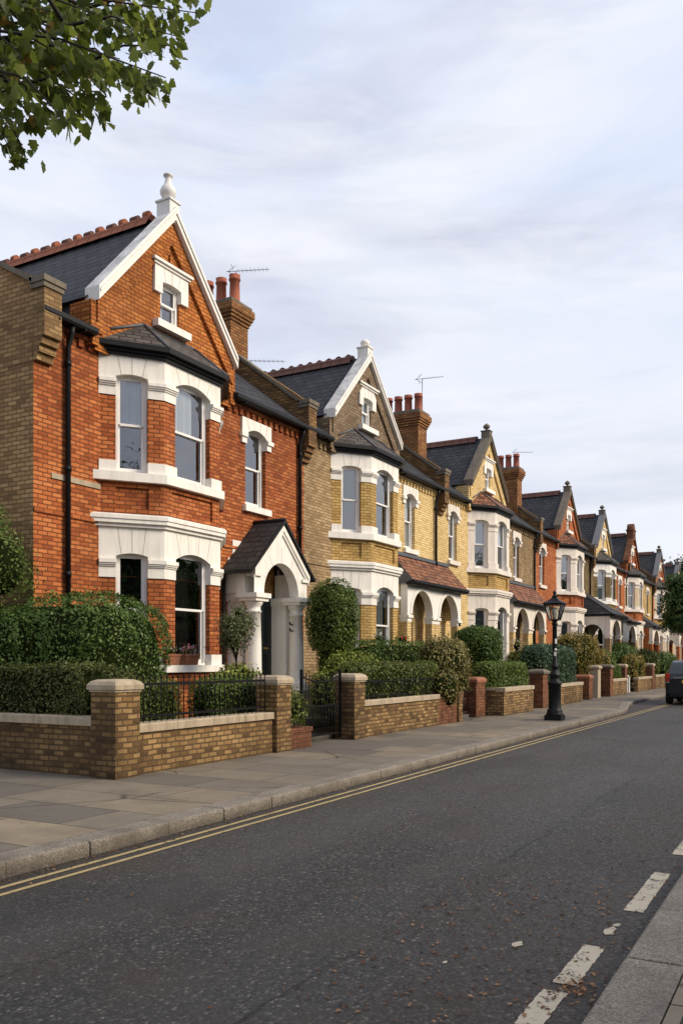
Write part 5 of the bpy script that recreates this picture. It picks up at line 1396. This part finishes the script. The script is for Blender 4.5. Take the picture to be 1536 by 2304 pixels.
stem_tree('garden_tree', 'dark leafy shrub tree at the left edge beside the brown side wall', 'tree', 8.75, 11.35, .2, 2.2,
          [(8.78, 11.0, 3.05, .60, .66, .66, 2.2), (8.72, 11.4, 3.55, .55, .6, .45, 2.2), (8.75, 11.3, 2.5, .5, .5, .4, 2.2)], 8000, .055, 'bright', 43, .05, core=.74, fuzz=.06, wobble=.2)

# tree overhanging the road at the top left: trunk on the pavement outside the view
TREE = thing('overhanging_tree', 'broad leaved green tree whose branches hang into the top left corner', 'tree', (2.2, 7.4, .117))
TWIGS = [
    ((5.00,6.48,7.31),(6.05,4.79,7.28)),
    ((5.44,6.32,7.42),(6.35,5.21,7.40)),
    ((5.64,5.75,7.47),(6.28,5.10,7.71)),
    ((4.29,5.56,6.36),(4.91,4.18,5.83)),
    ((5.75,6.32,7.37),(6.19,5.56,6.94)),
    ((5.33,6.91,7.31),(5.90,5.05,6.65)),
    ((5.25,5.46,6.61),(5.40,4.57,6.51)),
    ((4.86,6.42,6.82),(5.46,5.28,6.16)),
    ((4.30,5.48,6.04),(4.40,4.62,5.34)),
    ((4.79,5.57,6.23),(5.28,5.18,6.22)),
    ((5.17,6.70,6.94),(5.31,5.68,6.19)),
    ((5.20,6.75,6.82),(5.19,5.98,5.90)),
    ((4.99,6.47,6.52),(4.89,5.84,5.80)),
    ((4.29,5.46,5.86),(4.65,5.21,5.65)),
    ((4.50,5.84,6.81),(4.79,4.65,6.36)),
    ((5.55,6.82,8.01),(6.38,5.73,8.08)),
    ((4.63,5.90,6.71),(5.25,5.35,6.72)),
    ((5.01,6.15,6.89),(5.56,5.25,6.73)),
    ((4.53,5.77,6.70),(5.04,5.38,6.78)),
    ((5.08,6.58,6.92),(5.62,6.18,6.87)),
    ((5.32,6.90,8.01),(6.01,5.14,7.72)),
    ((4.61,6.20,6.37),(4.51,5.64,5.63)),
    ((4.36,5.86,6.45),(4.32,5.02,5.93)),
    ((4.79,5.67,6.62),(5.11,5.06,6.25)),
    ((4.59,4.91,6.33),(4.94,4.38,6.29)),
    ((4.65,6.04,7.06),(4.83,5.21,6.80)),
    ((5.65,6.04,7.21),(5.86,5.42,6.80)),
    ((4.63,6.00,6.31),(4.76,5.53,6.02)),
    ((5.21,6.40,6.94),(5.23,5.43,6.36)),
    ((5.75,6.44,7.79),(5.95,5.09,7.26)),
    ((5.07,6.82,7.16),(5.42,6.54,6.88)),
    ((4.27,5.54,6.25),(4.76,4.94,6.10)),
]

m = MB(); g = random.Random(3); T0 = (2.3, 7.35, 4.3)
m.tube([(2.2, 7.4, .1), (2.22, 7.4, 1.6), (2.25, 7.38, 3.2), T0], [.24, .19, .17, .15], 12)
limbs = [(4.3, 6.75, 6.9), (4.6, 6.5, 7.5), (4.2, 6.6, 6.35), (3.9, 5.6, 7.6), (1.2, 6.4, 7.6), (1.6, 8.6, 7.4), (2.6, 8.4, 7.8)]
for e in limbs: m.tube([T0, tuple(a * .5 + b * .5 + c for a, b, c in zip(T0, e, (0, 0, .45))), e], [.11, .07, .035], 8)
leaf_C, leaf_A = [], []
for (a, b) in TWIGS:
    b = (b[0] - .02, b[1] + .03, b[2] + .06)
    lm = min(limbs, key=lambda e: sum((p - q) ** 2 for p, q in zip(e, a)))
    m.tube([lm, tuple((p + q) / 2 + d for p, q, d in zip(lm, a, (0, 0, .06))), a], [.026, .02, .014], 6)
    mid = tuple((p + q) / 2 + d for p, q, d in zip(a, b, (g.uniform(-.06, .06), g.uniform(-.06, .06), .10)))
    path = [a, mid, b]; m.tube(path, [.013, .009, .004], 5)
    L = math.dist(a, b); n = int(L / .036)
    for k in range(n + 3):
        t = min(.96, (k + g.random() * .6) / n * .96); q = [(1 - t) ** 2 * A + 2 * t * (1 - t) * Mm + t * t * B for A, Mm, B in zip(a, mid, b)]
        for _ in range(2 if g.random() < .75 else 1):
            leaf_C.append([q[0] + g.gauss(0, .07), q[1] + g.gauss(0, .07), q[2] - abs(g.gauss(.0, .055))]); leaf_A.append([b[i] - a[i] for i in range(3)])
for e in limbs[3:]:
    for k in range(130):
        leaf_C.append([e[0] + g.gauss(0, .5), e[1] + g.gauss(0, .5), e[2] + g.gauss(0, .45)]); leaf_A.append([g.gauss(0, 1), g.gauss(0, 1), -.3])
obj('trunk', m, 'twig', TREE, (2.2, 7.4, .117))
# five lobed leaves
half = [(0, 0), (.10, .0), (.30, -.02), (.38, .12), (.33, .20), (.50, .34), (.44, .45), (.31, .47), (.33, .60), (.20, .74), (.09, .88), (0, 1.0)]
outl = half + [(-x, y) for x, y in half[-2:0:-1]]
gg = np.random.default_rng(8); nl = len(leaf_C); C = np.array(leaf_C); A = np.array(leaf_A); A /= np.linalg.norm(A, axis=1)[:, None]
ax = A * .55 + gg.normal(size=(nl, 3)) * .45; ax[:, 2] -= .75; ax /= np.linalg.norm(ax, axis=1)[:, None]
nr = gg.normal(size=(nl, 3)); nr[:, 2] += .3; nr -= (nr * ax).sum(1)[:, None] * ax; nr /= np.linalg.norm(nr, axis=1)[:, None]
bx = np.cross(nr, ax); sz = gg.uniform(.065, .128, nl)[:, None]; curl = gg.uniform(-.1, .3, nl)[:, None]
no = len(outl); V = np.zeros((nl, no + 1, 3))
for i, (x, y) in enumerate(outl): V[:, i] = C + ax * sz * y + bx * sz * x * gg.uniform(.9, 1.1) + nr * sz * (abs(x) * curl - .25 * y * y * curl)
V[:, no] = C + ax * sz * .42
base = (np.arange(nl) * (no + 1))[:, None]
fc = [np.stack([base[:, 0] + i, base[:, 0] + (i + 1) % no, base[:, 0] + no], 1) for i in range(no)]
AF = np.stack(fc, 1).reshape(-1, 3); tn = np.repeat(np.clip(gg.beta(2.2, 3, nl) + (gg.random(nl) < .02) * .9, 0, 1), no)
leafobj('crown', V.reshape(-1, 3), AF, ['treeleaf'], np.zeros(len(AF), int), tn, TREE, (4.8, 6.0, 6.5))

# trees on the unseen far side of the street, reflected in the windows
for i, (x, y) in enumerate(((26, -10.5), (39, -11), (52, -10.5), (67, -11), (85, -10.5), (9, -11), (-4, -10))):
    if i == 0:
        opp = stem_tree('unseen_opposite_tree', 'unseen dark leafy tree across the road behind the camera', 'tree', x, y, .1, 2.5, [(x, y, 4.8, 4.6, 3.0, 2.9, 2.2), (x + 4.5, y + .5, 4.0, 3.2, 2.5, 2.6, 2.2)], 4500, .42, 'fartree', 60, .2, core=.9, group='unseen trees across the road')
    else:
        r = opp.copy(); COL.objects.link(r); r.location = (x, y, .1)
        if i == 6: r.location = (-1, -11, .1); r.scale = (1.3, 1.3, 1.32)
        for ch in list(opp.children):
            c = ch.copy(); COL.objects.link(c); c.parent = r

# ---------------------------------------------------------------- fallen leaves
gg = np.random.default_rng(21); pts = []
def scat(n, fx, fy, z=.008):
    for _ in range(n): pts.append((fx(), fy(), z))
scat(650, lambda: 2 + gg.random() ** 1.5 * 22, lambda: .90 + gg.exponential(.28)); scat(800, lambda: 3 + gg.random() ** 1.3 * 28, lambda: 5.235 - gg.exponential(.06))
scat(420, lambda: 3.4 + gg.random() * 2.8, lambda: 1.1 + gg.random() * 1.2); scat(260, lambda: 3 + gg.random() * 18, lambda: 1 + gg.random() * 4.2)
scat(40, lambda: 3 + gg.random() * 25, lambda: 5.6 + gg.random() * 2, .122); scat(90, lambda: gg.normal(4.22, .10), lambda: gg.normal(1.06, .05), .014)
Cc = np.array(pts); V = leafmesh(Cc, np.tile([0, 0, 2.4], (len(Cc), 1)), .028, gg, .55); V[:, 2] = np.maximum(V[:, 2], .005)
lt = leafobj('leaf_litter', V, np.arange(len(V)).reshape(-1, 4), ['litter'], np.zeros(len(Cc), int), gg.random(len(Cc)), None, (0, 0, 0))
lt['kind'] = 'stuff'; lt['label'] = 'small brown fallen leaves scattered along both gutters'; lt['category'] = 'leaves'

# ---------------------------------------------------------------- sky, sun, camera
SUN_EL, SUN_AZ = 33.0, -73.0        # elevation, and azimuth in the XY plane (from +X towards +Y)
W = bpy.data.worlds.new('World'); SC.world = W; W.use_nodes = True
t = W.node_tree; t.nodes.clear(); N = t.nodes.new; L_ = t.links.new
out = N('ShaderNodeOutputWorld'); bg = N('ShaderNodeBackground'); bg.inputs['Strength'].default_value = .1; L_(bg.outputs[0], out.inputs[0])
sky = N('ShaderNodeTexSky'); sky.sky_type = 'NISHITA'; sky.sun_disc = False; sky.sun_elevation = R(SUN_EL); sky.sun_rotation = R(90 - SUN_AZ); sky.air_density = 1.0; sky.dust_density = 2.0
tc = N('ShaderNodeTexCoord'); sx = N('ShaderNodeSeparateXYZ'); L_(tc.outputs['Generated'], sx.inputs[0])
def mth(op, a, b=0.0, cl=False):
    n = N('ShaderNodeMath'); n.operation = op; n.use_clamp = cl
    for i, v in enumerate((a, b)):
        if isinstance(v, (int, float)): n.inputs[i].default_value = v
        else: L_(v, n.inputs[i])
    return n.outputs[0]
def rmp(f, st):
    n = N('ShaderNodeValToRGB'); e = n.color_ramp.elements
    e[0].position, e[0].color = st[0][0], (*st[0][1], 1); e[1].position, e[1].color = st[-1][0], (*st[-1][1], 1)
    for p, c in st[1:-1]: k = e.new(p); k.color = (*c, 1)
    L_(f, n.inputs[0]); return n.outputs[0]
def mxc(f, a, b):
    n = N('ShaderNodeMix'); n.data_type = 'RGBA'
    for i, v in ((0, f), (6, a), (7, b)):
        if isinstance(v, float): n.inputs[i].default_value = v
        elif isinstance(v, tuple): n.inputs[i].default_value = (*v, 1)
        else: L_(v, n.inputs[i])
    return n.outputs[2]
def cloud(scale, loc, rot, det=6, rough=.58, dist=.6):
    mp = N('ShaderNodeMapping'); mp.inputs['Scale'].default_value = scale; mp.inputs['Location'].default_value = loc; L_(tc.outputs['Generated'], mp.inputs['Vector'])
    n = N('ShaderNodeTexNoise'); n.inputs['Scale'].default_value = 1.0; n.inputs['Detail'].default_value = det; n.inputs['Roughness'].default_value = rough; n.inputs['Distortion'].default_value = dist; L_(mp.outputs[0], n.inputs['Vector']); return n.outputs[0]
K = 12.7; col = lambda r, g_, b: (r * K, g_ * K, b * K)
g01 = lambda a: (a, a, a)
grad = rmp(sx.outputs[2], [(0.0, col(.80, .80, .83)), (.25, col(.70, .74, .83)), (.58, col(.565, .655, .85)), (1, col(.42, .54, .80))])
c1 = cloud((2.2, 2.2, 5.5), (3.1, 1.7, 0), 0, 6, .55, .5); c2 = cloud((3.6, 3.6, 17), (7.7, .4, 2), 0, 7, .6, .5); c3 = cloud((2.4, 2.4, 11), (1.2, 5.3, 4), 0, 6, .55, .4)
white = mxc(rmp(c1, [(.38, g01(0)), (.68, g01(1))]), grad, col(.80, .81, .865))
lav = mxc(mth('MULTIPLY', rmp(c3, [(.43, g01(0)), (.66, g01(1))]), .75), white, col(.50, .52, .64))
wisp = mxc(mth('MULTIPLY', rmp(c2, [(.50, g01(0)), (.74, g01(1))]), .5), lav, col(.92, .905, .92))
L_(mxc(.88, sky.outputs[0], wisp), bg.inputs['Color'])

sl = bpy.data.lights.new('sun', 'SUN'); sl.energy = 3.7; sl.angle = R(24); sl.color = (1.0, .87, .68)
so = bpy.data.objects.new('sun', sl); COL.objects.link(so); so.location = (10, -20, 30)
d = Vector((math.cos(R(SUN_EL)) * math.cos(R(SUN_AZ)), math.cos(R(SUN_EL)) * math.sin(R(SUN_AZ)), math.sin(R(SUN_EL))))
so.rotation_euler = d.to_track_quat('Z', 'Y').to_euler()

cd = bpy.data.cameras.new('camera'); cam = bpy.data.objects.new('camera', cd); COL.objects.link(cam)
cam.location = (0, 0, 1.6); cam.rotation_euler = (R(90), 0, R(29.2 - 90))
cd.sensor_fit = 'VERTICAL'; cd.sensor_height = 36; cd.sensor_width = 24; cd.lens = 1935 / 2304 * 36; cd.shift_y = 336 / 2304; cd.clip_start = .05; cd.clip_end = 3000
SC.camera = cam
SC.view_settings.view_transform = 'Standard'; SC.view_settings.look = 'None'; SC.view_settings.exposure = 0; SC.view_settings.gamma = 1
SC.render.engine = 'CYCLES'; SC.cycles.max_bounces = 6; SC.cycles.transparent_max_bounces = 12
SC.cycles.use_denoising = True
SC.cycles.caustics_reflective = False; SC.cycles.caustics_refractive = False
